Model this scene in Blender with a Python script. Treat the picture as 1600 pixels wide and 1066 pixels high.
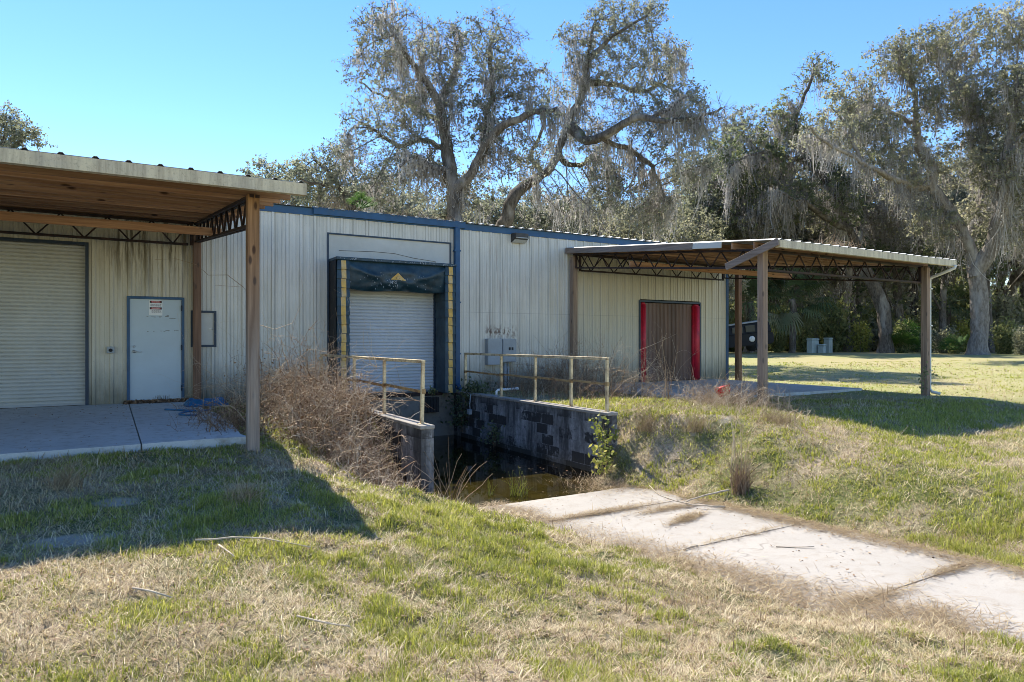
import bpy, bmesh, math, random
import numpy as np
from mathutils import Vector, Matrix, Quaternion
R = math.radians
scene = bpy.context.scene
COL = scene.collection
for o in list(bpy.data.objects):
    bpy.data.objects.remove(o)

# ------------------------------------------------------------------ camera, sky, sun, exposure
YAW = 30.9                       # the view is turned 30.9 degrees to the right of the wall's normal
EYE = 1.24                       # metres above the warehouse floor
F_PX = 1051.0
cam_data = bpy.data.cameras.new('camera')
cam_data.sensor_width = 36.0
cam_data.lens = 36.0 * F_PX / 1600.0
cam_data.clip_start = 0.1
cam_data.clip_end = 2000
cam = bpy.data.objects.new('camera', cam_data)
COL.objects.link(cam)
cam.location = (0, 0, EYE)
cam.rotation_euler = (R(90), 0, R(-YAW))
scene.camera = cam

world = bpy.data.worlds.new('World')
scene.world = world
world.use_nodes = True
wn = world.node_tree
sky = wn.nodes.new('ShaderNodeTexSky')
sky.sky_type = 'NISHITA'
sky.sun_disc = False
TO_SUN = Vector((0.04, 2.65, 3.45)).normalized()
sky.sun_elevation = math.asin(TO_SUN.z)
sky.sun_rotation = math.atan2(TO_SUN.x, TO_SUN.y)
sky.air_density = 1.0
sky.altitude = 600
sky.dust_density = 0.0
sky.ozone_density = 1.2
bg = wn.nodes['Background']
bg.inputs['Strength'].default_value = 0.15
hs = wn.nodes.new('ShaderNodeHueSaturation')
hs.inputs['Saturation'].default_value = 1.26
hs.inputs['Hue'].default_value = 0.508
hs.inputs['Value'].default_value = 0.54
wn.links.new(sky.outputs[0], hs.inputs['Color'])
wn.links.new(hs.outputs[0], bg.inputs[0])

sun_data = bpy.data.lights.new('sun', 'SUN')
sun_data.energy = 2.75
sun_data.angle = R(0.5)
sun_data.color = (1.0, 0.93, 0.82)
sun = bpy.data.objects.new('sun', sun_data)
COL.objects.link(sun)
sun.rotation_euler = (-TO_SUN).to_track_quat('-Z', 'Y').to_euler()
sun.location = (0, 0, 40)

scene.view_settings.view_transform = 'Standard'
scene.view_settings.look = 'None'
scene.view_settings.exposure = 1.82
scene.view_settings.gamma = 1.0
scene.view_settings.use_curve_mapping = False
scene.render.engine = 'CYCLES'
scene.cycles.max_bounces = 8
scene.cycles.transparent_max_bounces = 12
scene.cycles.use_denoising = True
scene.cycles.filter_width = 0.9

SN, CS = math.sin(R(YAW)), math.cos(R(YAW))
def site(u, v, depth):
    """A bearing of the survey photo at a distance, as a point of the place."""
    dx = (u - 800) / F_PX
    return Vector((depth * (SN + dx * CS), depth * (CS - dx * SN), EYE + depth * (533 - v) / F_PX))

# ------------------------------------------------------------------ small helpers
def tag(o, label=None, cat=None, group=None, kind=None):
    if label: o['label'] = label
    if cat: o['category'] = cat
    if group: o['group'] = group
    if kind: o['kind'] = kind
    return o

def empty(name, loc, label=None, cat=None, group=None):
    o = bpy.data.objects.new(name, None)
    o.empty_display_size = 0.2
    COL.objects.link(o)
    o.location = loc
    return tag(o, label, cat, group)

def link_mesh(name, me, parent=None, world_coords=True):
    o = bpy.data.objects.new(name, me)
    COL.objects.link(o)
    if parent is not None:
        o.parent = parent
        if world_coords:
            root = parent
            off = Vector((0, 0, 0))
            while root is not None:
                off += root.location
                root = root.parent
            o.location = -off
    return o

class MB:
    """Collects shapes (in world coordinates) and links them as one mesh object."""
    def __init__(self):
        self.v = []; self.f = []; self.s = []
    def add(self, vs, fs, smooth=False):
        n = len(self.v)
        self.v += [tuple(p) for p in vs]
        self.f += [tuple(i + n for i in f) for f in fs]
        self.s += [smooth] * len(fs)
        return self
    def box(self, a, b, c=0.0):
        """Box from corner a to corner b with chamfered edges of width c."""
        lo = [min(a[i], b[i]) for i in range(3)]; hi = [max(a[i], b[i]) for i in range(3)]
        if c <= 0:
            x0, y0, z0 = lo; x1, y1, z1 = hi
            vs = [(x0,y0,z0),(x1,y0,z0),(x1,y1,z0),(x0,y1,z0),(x0,y0,z1),(x1,y0,z1),(x1,y1,z1),(x0,y1,z1)]
            return self.add(vs, [(0,3,2,1),(4,5,6,7),(0,1,5,4),(1,2,6,5),(2,3,7,6),(3,0,4,7)])
        bm = bmesh.new()
        bmesh.ops.create_cube(bm, size=1.0)
        for v in bm.verts:
            v.co = Vector([lo[i] if v.co[i] < 0 else hi[i] for i in range(3)])
        bmesh.ops.bevel(bm, geom=bm.edges[:], offset=c, segments=1, affect='EDGES')
        self.bm(bm); bm.free()
        return self
    def bm(self, bm, M=None, smooth=False):
        bm.verts.index_update()
        vs = [(M @ v.co) if M else v.co.copy() for v in bm.verts]
        return self.add(vs, [[v.index for v in f.verts] for f in bm.faces], smooth)
    def bar(self, p, q, w, h, up=(0, 0, 1), c=0.0):
        """Rectangular bar from p to q, w sideways and h along 'up'."""
        p = Vector(p); q = Vector(q); d = (q - p).normalized()
        up = Vector(up)
        side = d.cross(up)
        if side.length < 1e-5: side = d.cross(Vector((1, 0, 0)))
        side.normalize(); up2 = side.cross(d).normalized()
        if c > 0:
            L = (q - p).length
            bm = bmesh.new(); bmesh.ops.create_cube(bm, size=1.0)
            for v in bm.verts: v.co = Vector((v.co.x * w, v.co.y * L, v.co.z * h))
            bmesh.ops.bevel(bm, geom=bm.edges[:], offset=c, segments=1, affect='EDGES')
            M = Matrix.Translation((p + q) / 2) @ Matrix((side, d, up2)).transposed().to_4x4()
            self.bm(bm, M); bm.free()
            return self
        vs = []
        for e in (p, q):
            for a, b in ((-1,-1),(1,-1),(1,1),(-1,1)):
                vs.append(e + side * (a * w / 2) + up2 * (b * h / 2))
        return self.add(vs, [(0,1,2,3),(7,6,5,4),(0,4,5,1),(1,5,6,2),(2,6,7,3),(3,7,4,0)])
    def tube(self, pts, rad, n=6, cap=True, smooth=True):
        pts = [Vector(p) for p in pts]
        if not hasattr(rad, '__len__'): rad = [rad] * len(pts)
        vs = []; fs = []
        ref = None
        for i, p in enumerate(pts):
            a = pts[max(i - 1, 0)]; b = pts[min(i + 1, len(pts) - 1)]
            d = (b - a).normalized()
            if ref is None:
                ref = d.orthogonal().normalized()
            ref = (ref - d * ref.dot(d))
            ref = ref.normalized() if ref.length > 1e-6 else d.orthogonal().normalized()
            o2 = d.cross(ref)
            for k in range(n):
                t = 2 * math.pi * k / n
                vs.append(p + (ref * math.cos(t) + o2 * math.sin(t)) * rad[i])
        for i in range(len(pts) - 1):
            for k in range(n):
                fs.append((i*n + k, i*n + (k+1) % n, (i+1)*n + (k+1) % n, (i+1)*n + k))
        if cap:
            fs.append(tuple(range(n))[::-1]); fs.append(tuple((len(pts)-1)*n + k for k in range(n)))
        return self.add(vs, fs, smooth)
    def prism(self, poly, p, q, up=(0, 0, 1)):
        """2-D outline (side, up) swept from p to q."""
        p = Vector(p); q = Vector(q); d = (q - p).normalized(); up = Vector(up)
        side = d.cross(up).normalized(); up2 = side.cross(d).normalized()
        n = len(poly)
        vs = [e + side * a + up2 * b for e in (p, q) for a, b in poly]
        fs = [(k, (k+1) % n, n + (k+1) % n, n + k) for k in range(n)]
        fs += [tuple(range(n))[::-1], tuple(range(n, 2*n))]
        return self.add(vs, fs)
    def build(self, name, m, parent=None):
        me = bpy.data.meshes.new(name)
        me.from_pydata(self.v, [], self.f)
        me.polygons.foreach_set('use_smooth', self.s)
        if m is not None: me.materials.append(m)
        bm = bmesh.new(); bm.from_mesh(me)
        bmesh.ops.recalc_face_normals(bm, faces=bm.faces[:])
        bm.to_mesh(me); bm.free()
        me.update()
        return link_mesh(name, me, parent)

def big_mesh(name, verts, faces, m, parent=None, attrs=None, smooth=False, world_coords=True):
    """verts (N,3), faces (M,k) as numpy arrays; attrs: point float attributes."""
    me = bpy.data.meshes.new(name)
    verts = np.ascontiguousarray(verts, dtype=np.float32); faces = np.ascontiguousarray(faces, dtype=np.int32)
    M, k = faces.shape
    me.vertices.add(len(verts)); me.vertices.foreach_set('co', verts.ravel())
    me.loops.add(M * k); me.loops.foreach_set('vertex_index', faces.ravel())
    me.polygons.add(M); me.polygons.foreach_set('loop_start', np.arange(0, M * k, k, dtype=np.int32))
    if smooth: me.polygons.foreach_set('use_smooth', np.ones(M, dtype=bool))
    if attrs:
        for an, av in attrs.items():
            a = me.attributes.new(an, 'FLOAT', 'POINT')
            a.data.foreach_set('value', np.ascontiguousarray(av, dtype=np.float32))
    me.update(calc_edges=True)
    if m is not None: me.materials.append(m)
    if name is None: return me
    return link_mesh(name, me, parent, world_coords)

def _hash(ix, iy, seed):
    h = (ix.astype(np.int64) * 374761393 + iy.astype(np.int64) * 668265263 + seed * 1442695041) & 0x7fffffff
    h = ((h ^ (h >> 13)) * 1274126177) & 0x7fffffff
    return ((h ^ (h >> 16)) & 0xffff) / 65535.0
def vnoise(x, y, scale, seed=0):
    x = np.asarray(x, float) * scale; y = np.asarray(y, float) * scale
    ix = np.floor(x); iy = np.floor(y); fx = x - ix; fy = y - iy
    fx = fx*fx*(3-2*fx); fy = fy*fy*(3-2*fy)
    a = _hash(ix, iy, seed); b = _hash(ix+1, iy, seed); c = _hash(ix, iy+1, seed); d = _hash(ix+1, iy+1, seed)
    return (a*(1-fx)+b*fx)*(1-fy) + (c*(1-fx)+d*fx)*fy
def fbm(x, y, scale, seed=0, n=3):
    s = 0; a = 0.5; t = 0
    for i in range(n):
        s = s + a * vnoise(x, y, scale * 2**i, seed + i * 17); t += a; a *= 0.5
    return s / t
def sstep(t):
    t = np.clip(t, 0, 1); return t*t*(3-2*t)

# ------------------------------------------------------------------ materials
class NT:
    def __init__(self, name):
        self.m = bpy.data.materials.new(name)
        self.m.use_nodes = True
        self.t = self.m.node_tree
        self.b = self.t.nodes['Principled BSDF']
        self.out = self.t.nodes['Material Output']
    def n(self, typ, **kw):
        nd = self.t.nodes.new('ShaderNode' + typ)
        for k, v in kw.items():
            if k.startswith('_'): setattr(nd, k[1:], v)
            else:
                key = int(k[1:]) if (k[0] == 'i' and k[1:].isdigit()) else k
                self.set(nd.inputs[key], v)
        return nd
    def set(self, sock, v):
        if isinstance(v, bpy.types.NodeSocket): self.t.links.new(v, sock)
        elif isinstance(v, bpy.types.Node): self.t.links.new(v.outputs[0], sock)
        else:
            if isinstance(v, (tuple, list)) and len(v) == 3 and sock.type == 'RGBA': v = (*v, 1)
            sock.default_value = v
    def pos(self, scale=(1, 1, 1), obj=False, off=(0, 0, 0), rnd=False):
        if obj: c = self.n('TexCoord').outputs['Object']
        else: c = self.n('NewGeometry').outputs['Position']
        if rnd:
            oi = self.n('ObjectInfo')
            mul = self.n('Math', _operation='MULTIPLY', i0=oi.outputs['Random'], i1=37.0)
            cv = self.n('CombineXYZ', i0=mul.outputs[0], i1=mul.outputs[0], i2=mul.outputs[0])
            c = self.n('VectorMath', _operation='ADD', i0=c, i1=cv.outputs[0]).outputs[0]
        mp = self.n('Mapping', Vector=c, Scale=scale, Location=off)
        return mp.outputs[0]
    def noise(self, vec, scale=5, detail=4, rough=0.55, dist=0.0):
        nd = self.n('TexNoise', Vector=vec, Scale=scale, Detail=detail, Roughness=rough, Distortion=dist)
        return nd.outputs[0]
    def ramp(self, fac, stops, interp='LINEAR'):
        nd = self.n('ValToRGB', Fac=fac)
        cr = nd.color_ramp; cr.interpolation = interp
        while len(cr.elements) < len(stops): cr.elements.new(0.5)
        for e, (p, c) in zip(cr.elements, stops):
            e.position = p
            e.color = (c, c, c, 1) if not hasattr(c, '__len__') else (*c[:3], 1)
        return nd.outputs[0]
    def mix(self, f, a, b, mode='MIX'):
        nd = self.n('MixRGB', _blend_type=mode, Fac=f, Color1=a, Color2=b)
        return nd.outputs[0]
    def math(self, op, a, b=0.0, clamp=False):
        nd = self.n('Math', _operation=op, _use_clamp=clamp, i0=a, i1=b)
        return nd.outputs[0]
    def sep(self, vec):
        return self.n('SeparateXYZ', Vector=vec).outputs
    def bump(self, h, strength=0.3, dist=0.02):
        nd = self.n('Bump', Height=h, Strength=strength, Distance=dist)
        self.set(self.b.inputs['Normal'], nd.outputs[0])
    def base(self, c, rough=0.6, metal=0.0, spec=0.5):
        self.set(self.b.inputs['Base Color'], c); self.set(self.b.inputs['Roughness'], rough)
        self.set(self.b.inputs['Metallic'], metal); self.set(self.b.inputs['Specular IOR Level'], spec)
        return self.m

def m_plain(name, c, rough=0.6, metal=0.0, var=0.25, scale=9, spec=0.4, dirt=None, dirt_amt=0.5):
    t = NT(name)
    p = t.pos(obj=True, rnd=True)
    n = t.noise(p, scale, 5, 0.6)
    col = t.mix(t.ramp(n, [(0.3, 0), (0.7, 1)]), tuple(x * (1 - var) for x in c), tuple(min(1, x * (1 + var)) for x in c))
    if dirt:
        d = t.ramp(t.noise(p, scale * 0.45, 6, 0.7), [(0.45, 0), (0.68, 1)])
        col = t.mix(t.math('MULTIPLY', d, dirt_amt), col, dirt)
    t.bump(t.noise(p, scale * 6, 3), 0.12, 0.004)
    return t.base(col, rough, metal, spec)

def m_wall():
    t = NT('painted_steel_siding')
    pos = t.pos()
    x, y, z = t.sep(pos)
    streak = t.noise(t.pos((9, 1, 0.35)), 1.0, 5, 0.65)
    fine = t.noise(t.pos((30, 1, 1.2)), 1.0, 4, 0.6)
    blot = t.noise(pos, 1.3, 4, 0.6)
    speck = t.noise(pos, 60, 2, 0.5)
    col = t.mix(t.ramp(blot, [(0.3, 0), (0.7, 1)]), (0.58, 0.555, 0.485), (0.66, 0.63, 0.555))
    col = t.mix(t.math('MULTIPLY', t.ramp(streak, [(0.46, 0), (0.72, 1)]), 0.55), col, (0.36, 0.33, 0.26))
    col = t.mix(t.math('MULTIPLY', t.ramp(fine, [(0.55, 0), (0.75, 1)]), 0.35), col, (0.30, 0.28, 0.23))
    # shade beside every rib painted in as a dark line, broken by the streaks
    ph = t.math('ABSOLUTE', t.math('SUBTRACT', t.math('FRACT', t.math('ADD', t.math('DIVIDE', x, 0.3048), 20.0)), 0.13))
    rib_shade = t.n('MapRange', Value=t.math('ABSOLUTE', t.math('SUBTRACT', ph, 0.15)), i1=0.055, i2=0.012).outputs[0]
    col = t.mix(t.math('MULTIPLY', rib_shade, t.ramp(streak, [(0.3, 0.18), (0.7, 0.75)])), col, (0.26, 0.24, 0.20))
    # warm bounce light under the two open roofs painted in as tan, plus dark mold
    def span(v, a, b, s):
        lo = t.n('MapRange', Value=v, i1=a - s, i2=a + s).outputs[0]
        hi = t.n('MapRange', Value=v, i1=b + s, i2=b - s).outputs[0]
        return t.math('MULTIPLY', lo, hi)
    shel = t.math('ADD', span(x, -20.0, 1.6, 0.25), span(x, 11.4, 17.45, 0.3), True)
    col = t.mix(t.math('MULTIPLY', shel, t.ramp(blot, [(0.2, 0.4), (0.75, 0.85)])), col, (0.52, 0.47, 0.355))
    mild = t.math('MULTIPLY', span(x, -0.1, 1.5, 0.25), t.n('MapRange', Value=z, i1=2.0, i2=3.1).outputs[0])
    mold = t.ramp(t.noise(t.pos((11, 1, 0.7)), 1.0, 6, 0.75), [(0.47, 0), (0.60, 1)])
    col = t.mix(t.math('MULTIPLY', t.math('MULTIPLY', mild, mold), 0.85), col, (0.085, 0.065, 0.03))
    # rust and peeled paint above the electrical boxes, rust runs on the panel between downspout and open roof
    rz = t.math('MULTIPLY', span(x, 8.42, 9.35, 0.06), span(z, 1.38, 1.58, 0.12))
    rust = t.ramp(t.noise(t.pos((14, 1, 6)), 1.0, 5, 0.7), [(0.48, 0), (0.56, 1)])
    col = t.mix(t.math('MULTIPLY', rz, rust), col, (0.09, 0.035, 0.02))
    run = t.math('MULTIPLY', span(x, 8.3, 9.6, 0.25), span(z, 0.9, 3.9, 0.3))
    runs = t.ramp(t.noise(t.pos((16, 1, 0.45)), 1.0, 5, 0.7), [(0.55, 0), (0.70, 1)])
    col = t.mix(t.math('MULTIPLY', t.math('MULTIPLY', run, runs), 0.6), col, (0.20, 0.09, 0.055))
    # lap of the upper sheets over the lower ones
    lap = t.math('MULTIPLY', span(z, 1.978, 1.986, 0.002), span(x, 7.7, 40.0, 0.02))
    col = t.mix(t.math('MULTIPLY', lap, 0.5), col, (0.20, 0.18, 0.15))
    # splashed soil and algae along the foot
    foot = t.n('MapRange', Value=t.math('ADD', z, t.math('MULTIPLY', t.noise(t.pos((6, 1, 2)), 1.0, 5, 0.7), -0.9)), i1=0.35, i2=-0.35).outputs[0]
    col = t.mix(t.math('MULTIPLY', foot, 0.75), col, (0.12, 0.11, 0.07))
    col = t.mix(t.math('MULTIPLY', t.ramp(speck, [(0.62, 0), (0.72, 1)]), 0.35), col, (0.22, 0.2, 0.16))
    t.bump(t.noise(pos, 4, 2), 0.15, 0.02)
    return t.base(col, 0.5, 0.0, 0.35)

def m_wood(name, axis, c1, c2, grey=0.0, grey_low=False, knots=True):
    t = NT(name)
    sc = [22, 22, 22]; sc[axis] = 0.9
    p = t.pos(tuple(sc), obj=False, rnd=True)
    g = t.noise(p, 1.0, 6, 0.65, 0.6)
    col = t.mix(t.ramp(g, [(0.32, 0), (0.66, 1)]), c1, c2)
    sc2 = [4, 4, 4]; sc2[axis] = 0.35
    big = t.noise(t.pos(tuple(sc2), rnd=True), 1.0, 3)
    col = t.mix(t.math('MULTIPLY', t.ramp(big, [(0.4, 0), (0.7, 1)]), 0.6), col, tuple(x * 0.45 for x in c1))
    if knots:
        sk = [7, 7, 7]; sk[axis] = 2.6
        vo = t.n('TexVoronoi', Vector=t.pos(tuple(sk), rnd=True), Scale=1.0)
        col = t.mix(t.ramp(vo.outputs['Distance'], [(0.10, 0.9), (0.19, 0)]), col, (0.05, 0.022, 0.012))
    if grey > 0:
        f = t.ramp(t.noise(t.pos(tuple(sc2), rnd=True, off=(3, 3, 3)), 1.5, 4), [(0.3, grey * 0.5), (0.7, grey)])
        if grey_low:
            z = t.sep(t.pos())[2]
            f = t.math('MULTIPLY', f, t.n('MapRange', Value=z, i1=2.4, i2=1.0).outputs[0])
        col = t.mix(f, col, t.mix(t.ramp(g, [(0.3, 0), (0.7, 1)]), (0.16, 0.135, 0.115), (0.36, 0.32, 0.28)))
    if name == 'brown_roof_board':
        rv = t.ramp(t.n('ObjectInfo').outputs['Random'], [(0.0, 0.38), (1.0, 1.2)])
        col = t.mix(1.0, col, rv, 'MULTIPLY')
    t.bump(g, 0.35, 0.006)
    return t.base(col, 0.78, 0, 0.25)

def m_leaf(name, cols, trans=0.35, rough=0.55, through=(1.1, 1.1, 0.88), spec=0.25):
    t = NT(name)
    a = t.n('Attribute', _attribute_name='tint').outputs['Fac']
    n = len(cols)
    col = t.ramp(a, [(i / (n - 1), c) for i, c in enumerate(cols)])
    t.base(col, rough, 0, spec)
    tr = t.n('BsdfTranslucent', Color=t.mix(1.0, col, through, 'MULTIPLY'))
    mx = t.n('MixShader', i0=trans, i1=t.b.outputs[0], i2=tr.outputs[0])
    t.set(t.out.inputs[0], mx.outputs[0])
    return t.m

def m_bark(name, c1, c2, mossy=0.0):
    t = NT(name)
    p = t.pos((1, 1, 0.35), obj=True)
    n = t.noise(p, 9, 6, 0.7)
    col = t.mix(t.ramp(n, [(0.35, 0), (0.65, 1)]), c1, c2)
    col = t.mix(t.math('MULTIPLY', t.ramp(t.noise(p, 1.6, 4), [(0.5, 0), (0.65, 1)]), 0.6), col, (0.36, 0.34, 0.31))
    if mossy:
        nz = t.sep(t.n('NewGeometry').outputs['Normal'])[2]
        f = t.math('MULTIPLY', t.ramp(nz, [(0.55, 0), (0.8, 1)]), t.ramp(t.noise(p, 0.8, 3), [(0.48, 0), (0.6, mossy)]))
        col = t.mix(f, col, (0.09, 0.12, 0.025))
    t.bump(n, 0.8, 0.06)
    return t.base(col, 0.9, 0, 0.15)

def m_blocks():
    t = NT('stained_concrete_block')
    x, y, z = t.sep(t.pos())
    cv = t.n('CombineXYZ', i0=t.math('ADD', y, x), i1=z, i2=0.0).outputs[0]
    br = t.n('TexBrick', Vector=cv, Color1=(0, 0, 0), Color2=(1, 1, 1), Mortar=(0.55, 0.55, 0.55), Scale=1.0,
             **{'Mortar Size': 0.006, 'Mortar Smooth': 0.3, 'Brick Width': 0.40, 'Row Height': 0.2})
    br.offset = 0.5
    pos = t.pos()
    n = t.noise(pos, 2.2, 5, 0.65)
    n2 = t.noise(t.pos((3, 3, 0.5)), 1.0, 5, 0.7)
    n3 = t.noise(pos, 14, 5, 0.65)
    col = t.mix(t.ramp(n3, [(0.3, 0), (0.7, 1)]), (0.20, 0.195, 0.19), (0.42, 0.41, 0.40))
    mort = t.ramp(br.outputs['Fac'], [(0.0, 0), (1.0, 1)])
    # single blocks gone black with algae
    dk = t.ramp(t.math('ADD', br.outputs['Color'], t.math('MULTIPLY', t.math('SUBTRACT', t.math('ADD', t.math('MULTIPLY', n, 0.7), t.math('MULTIPLY', n3, 0.3)), 0.5), 1.9)), [(0.38, 1), (0.56, 0)])
    zl = t.n('MapRange', Value=z, i1=-0.04, i2=-0.2).outputs[0]
    col = t.mix(t.math('MULTIPLY', t.math('MULTIPLY', dk, zl), 0.88), col, (0.016, 0.014, 0.013))
    top = t.n('MapRange', Value=t.math('ADD', z, t.math('MULTIPLY', n2, 0.7)), i1=0.08, i2=0.45).outputs[0]
    col = t.mix(t.math('MULTIPLY', top, 0.8), col, (0.05, 0.046, 0.042))
    col = t.mix(t.math('MULTIPLY', t.ramp(n2, [(0.40, 0), (0.62, 1)]), 0.85), col, (0.035, 0.032, 0.03))
    low = t.n('MapRange', Value=t.math('ADD', z, t.math('MULTIPLY', n3, 0.3)), i1=-0.7, i2=-1.0).outputs[0]
    col = t.mix(t.math('MULTIPLY', low, 0.75), col, (0.05, 0.045, 0.03))
    t.bump(t.math('ADD', t.math('MULTIPLY', br.outputs['Fac'], -1.0), t.math('MULTIPLY', n3, 0.4)), 0.5, 0.012)
    return t.base(col, 0.85, 0, 0.3)

def m_concrete(name, c, stain=(0.16, 0.13, 0.10), amt=0.4):
    t = NT(name)
    pos = t.pos()
    n1 = t.noise(pos, 0.9, 5, 0.6); n2 = t.noise(pos, 6, 6, 0.7); n3 = t.noise(pos, 90, 3, 0.6)
    col = t.mix(t.ramp(n1, [(0.3, 0), (0.7, 1)]), tuple(x * 0.84 for x in c), c)
    col = t.mix(t.math('MULTIPLY', t.ramp(n2, [(0.5, 0), (0.75, 1)]), amt), col, stain)
    col = t.mix(t.math('MULTIPLY', t.ramp(n3, [(0.52, 0), (0.7, 1)]), 0.4), col, tuple(x * 0.5 for x in c))
    vo = t.n('TexVoronoi', Vector=t.n('VectorMath', _operation='ADD', i0=pos, i1=t.n('TexNoise', Vector=pos, Scale=2.0).outputs[1]).outputs[0], Scale=0.55, _feature='DISTANCE_TO_EDGE')
    col = t.mix(t.math('MULTIPLY', t.ramp(vo.outputs[0], [(0.0, 0.5), (0.008, 0)]), t.ramp(n1, [(0.5, 0), (0.6, 1)])), col, (0.10, 0.085, 0.07))
    t.bump(t.math('ADD', n2, t.math('MULTIPLY', n3, 0.5)), 0.25, 0.008)
    return t.base(col, 0.85, 0, 0.25)

def m_gutter():
    t = NT('streaked_cream_gutter')
    a = t.noise(t.pos((13, 13, 1.2)), 1.0, 6, 0.7); b = t.noise(t.pos((1.1, 1.1, 2)), 1.0, 4, 0.6); c = t.noise(t.pos(), 40, 3)
    col = t.mix(t.ramp(b, [(0.35, 0), (0.65, 1)]), (0.56, 0.50, 0.37), (0.66, 0.56, 0.36))
    col = t.mix(t.math('MULTIPLY', t.ramp(a, [(0.42, 0), (0.66, 1)]), 0.7), col, (0.27, 0.22, 0.15))
    col = t.mix(t.math('MULTIPLY', t.ramp(b, [(0.55, 0), (0.68, 1)]), 0.5), col, (0.36, 0.33, 0.28))
    col = t.mix(t.math('MULTIPLY', t.ramp(c, [(0.55, 0), (0.7, 1)]), 0.35), col, (0.16, 0.13, 0.09))
    return t.base(col, 0.55, 0, 0.3)

BARE = [(-0.27, 6.15, 0.45, 0.22), (0.05, 7.05, 0.26, 0.15)]   # patches of bare sand
def m_ground():
    t = NT('thatchy_soil')
    pos = t.pos()
    n1 = t.noise(pos, 0.55, 4, 0.6); n2 = t.noise(pos, 3.2, 6, 0.7); n3 = t.noise(pos, 28, 5, 0.75); n4 = t.noise(pos, 0.13, 3, 0.5)
    straw = t.mix(t.ramp(n3, [(0.35, 0), (0.65, 1)]), (0.20, 0.15, 0.10), (0.46, 0.38, 0.27))
    green = t.mix(t.ramp(n3, [(0.35, 0), (0.68, 1)]), (0.045, 0.06, 0.018), (0.20, 0.21, 0.07))
    gm = t.ramp(t.math('ADD', t.math('MULTIPLY', n1, 0.6), t.math('MULTIPLY', n2, 0.4)), [(0.42, 0), (0.58, 1)])
    col = t.mix(gm, straw, green)
    # far lawn: mown and pale
    far = t.n('MapRange', Value=t.n('VectorMath', _operation='LENGTH', i0=pos).outputs[1], i1=11.0, i2=22.0).outputs[0]
    lawn = t.mix(t.ramp(n4, [(0.4, 0), (0.6, 1)]), (0.43, 0.38, 0.20), (0.34, 0.36, 0.14))
    lawn = t.mix(t.ramp(n3, [(0.4, 0), (0.6, 0.4)]), lawn, (0.20, 0.19, 0.08))
    lawn = t.mix(t.ramp(n2, [(0.45, 0), (0.7, 0.5)]), lawn, (0.36, 0.28, 0.15))
    col = t.mix(t.math('MULTIPLY', far, 0.9), col, lawn)
    sand = t.ramp(t.noise(pos, 0.8, 5, 0.6, 0.3), [(0.66, 0), (0.72, 1)])
    px, py, pz = t.sep(pos)
    for cx, cy, rx_, ry_ in BARE:
        dd = t.math('ADD', t.math('POWER', t.math('DIVIDE', t.math('SUBTRACT', px, cx), rx_), 2.0), t.math('POWER', t.math('DIVIDE', t.math('SUBTRACT', py, cy), ry_), 2.0))
        sand = t.math('MAXIMUM', sand, t.ramp(t.math('ADD', dd, t.math('MULTIPLY', n2, 0.6)), [(0.6, 1), (1.3, 0)]))
    col = t.mix(t.math('MULTIPLY', sand, 0.75), col, (0.44, 0.39, 0.33))
    t.bump(t.math('ADD', n3, n2), 0.6, 0.04)
    return t.base(col, 0.95, 0, 0.1)

def m_water():
    t = NT('murky_rain_water')
    p = t.pos()
    nrm = t.n('Bump', Height=t.noise(p, 5, 2), Strength=0.03, Distance=0.02).outputs[0]
    fr = t.n('Fresnel', IOR=1.33, Normal=nrm).outputs[0]
    tint = t.mix(t.ramp(t.noise(p, 1.6, 4), [(0.35, 0), (0.65, 1)]), (0.22, 0.205, 0.085), (0.32, 0.29, 0.14))
    tr = t.n('BsdfTransparent', Color=tint)
    gl = t.n('BsdfGlossy', Color=(1, 1, 1), Roughness=0.02, Normal=nrm)
    t.set(t.out.inputs[0], t.n('MixShader', i0=fr, i1=tr, i2=gl).outputs[0])
    return t.m

MAT = {}
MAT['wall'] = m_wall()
MAT['side_wall'] = m_plain('side_siding', (0.60, 0.57, 0.50), 0.5)
MAT['flat_panel'] = m_plain('flat_painted_panel', (0.50, 0.49, 0.44), 0.5, var=0.06, scale=2, dirt=(0.34, 0.32, 0.26), dirt_amt=0.35)
MAT['blue'] = m_plain('navy_trim', (0.012, 0.070, 0.160), 0.45, 0, 0.2, 4, dirt=(0.06, 0.10, 0.14), dirt_amt=0.3)
MAT['dark_blue'] = m_plain('dark_navy_frame', (0.012, 0.030, 0.058), 0.45, 0, 0.2, 4)
MAT['seal'] = m_plain('weathered_navy_vinyl', (0.009, 0.033, 0.050), 0.42, 0, 0.5, 5, dirt=(0.10, 0.14, 0.16), dirt_amt=0.25)
MAT['yellow'] = m_plain('faded_yellow_vinyl', (0.60, 0.36, 0.075), 0.55, 0, 0.2, 8, dirt=(0.55, 0.47, 0.33), dirt_amt=0.7)
MAT['slat'] = m_plain('white_roll_door', (0.47, 0.50, 0.53), 0.42, 0, 0.05, 2, dirt=(0.42, 0.40, 0.34), dirt_amt=0.3)
MAT['slat_tan'] = m_plain('dusty_roll_door', (0.45, 0.45, 0.42), 0.45, 0, 0.06, 2, dirt=(0.40, 0.36, 0.26), dirt_amt=0.4)
MAT['door'] = m_plain('white_steel_door', (0.44, 0.52, 0.56), 0.4, 0, 0.05, 2, dirt=(0.42, 0.46, 0.48), dirt_amt=0.3)
MAT['steel'] = m_plain('brushed_steel', (0.55, 0.55, 0.54), 0.35, 0.9, 0.1)
MAT['galv'] = m_plain('galvanised_sheet', (0.36, 0.37, 0.37), 0.55, 0.25, 0.15, 3, dirt=(0.3, 0.28, 0.24), dirt_amt=0.4)
MAT['truss'] = m_plain('rusty_primed_steel', (0.018, 0.010, 0.009), 0.7, 0, 0.4, 12, dirt=(0.10, 0.04, 0.02), dirt_amt=0.5)
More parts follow.
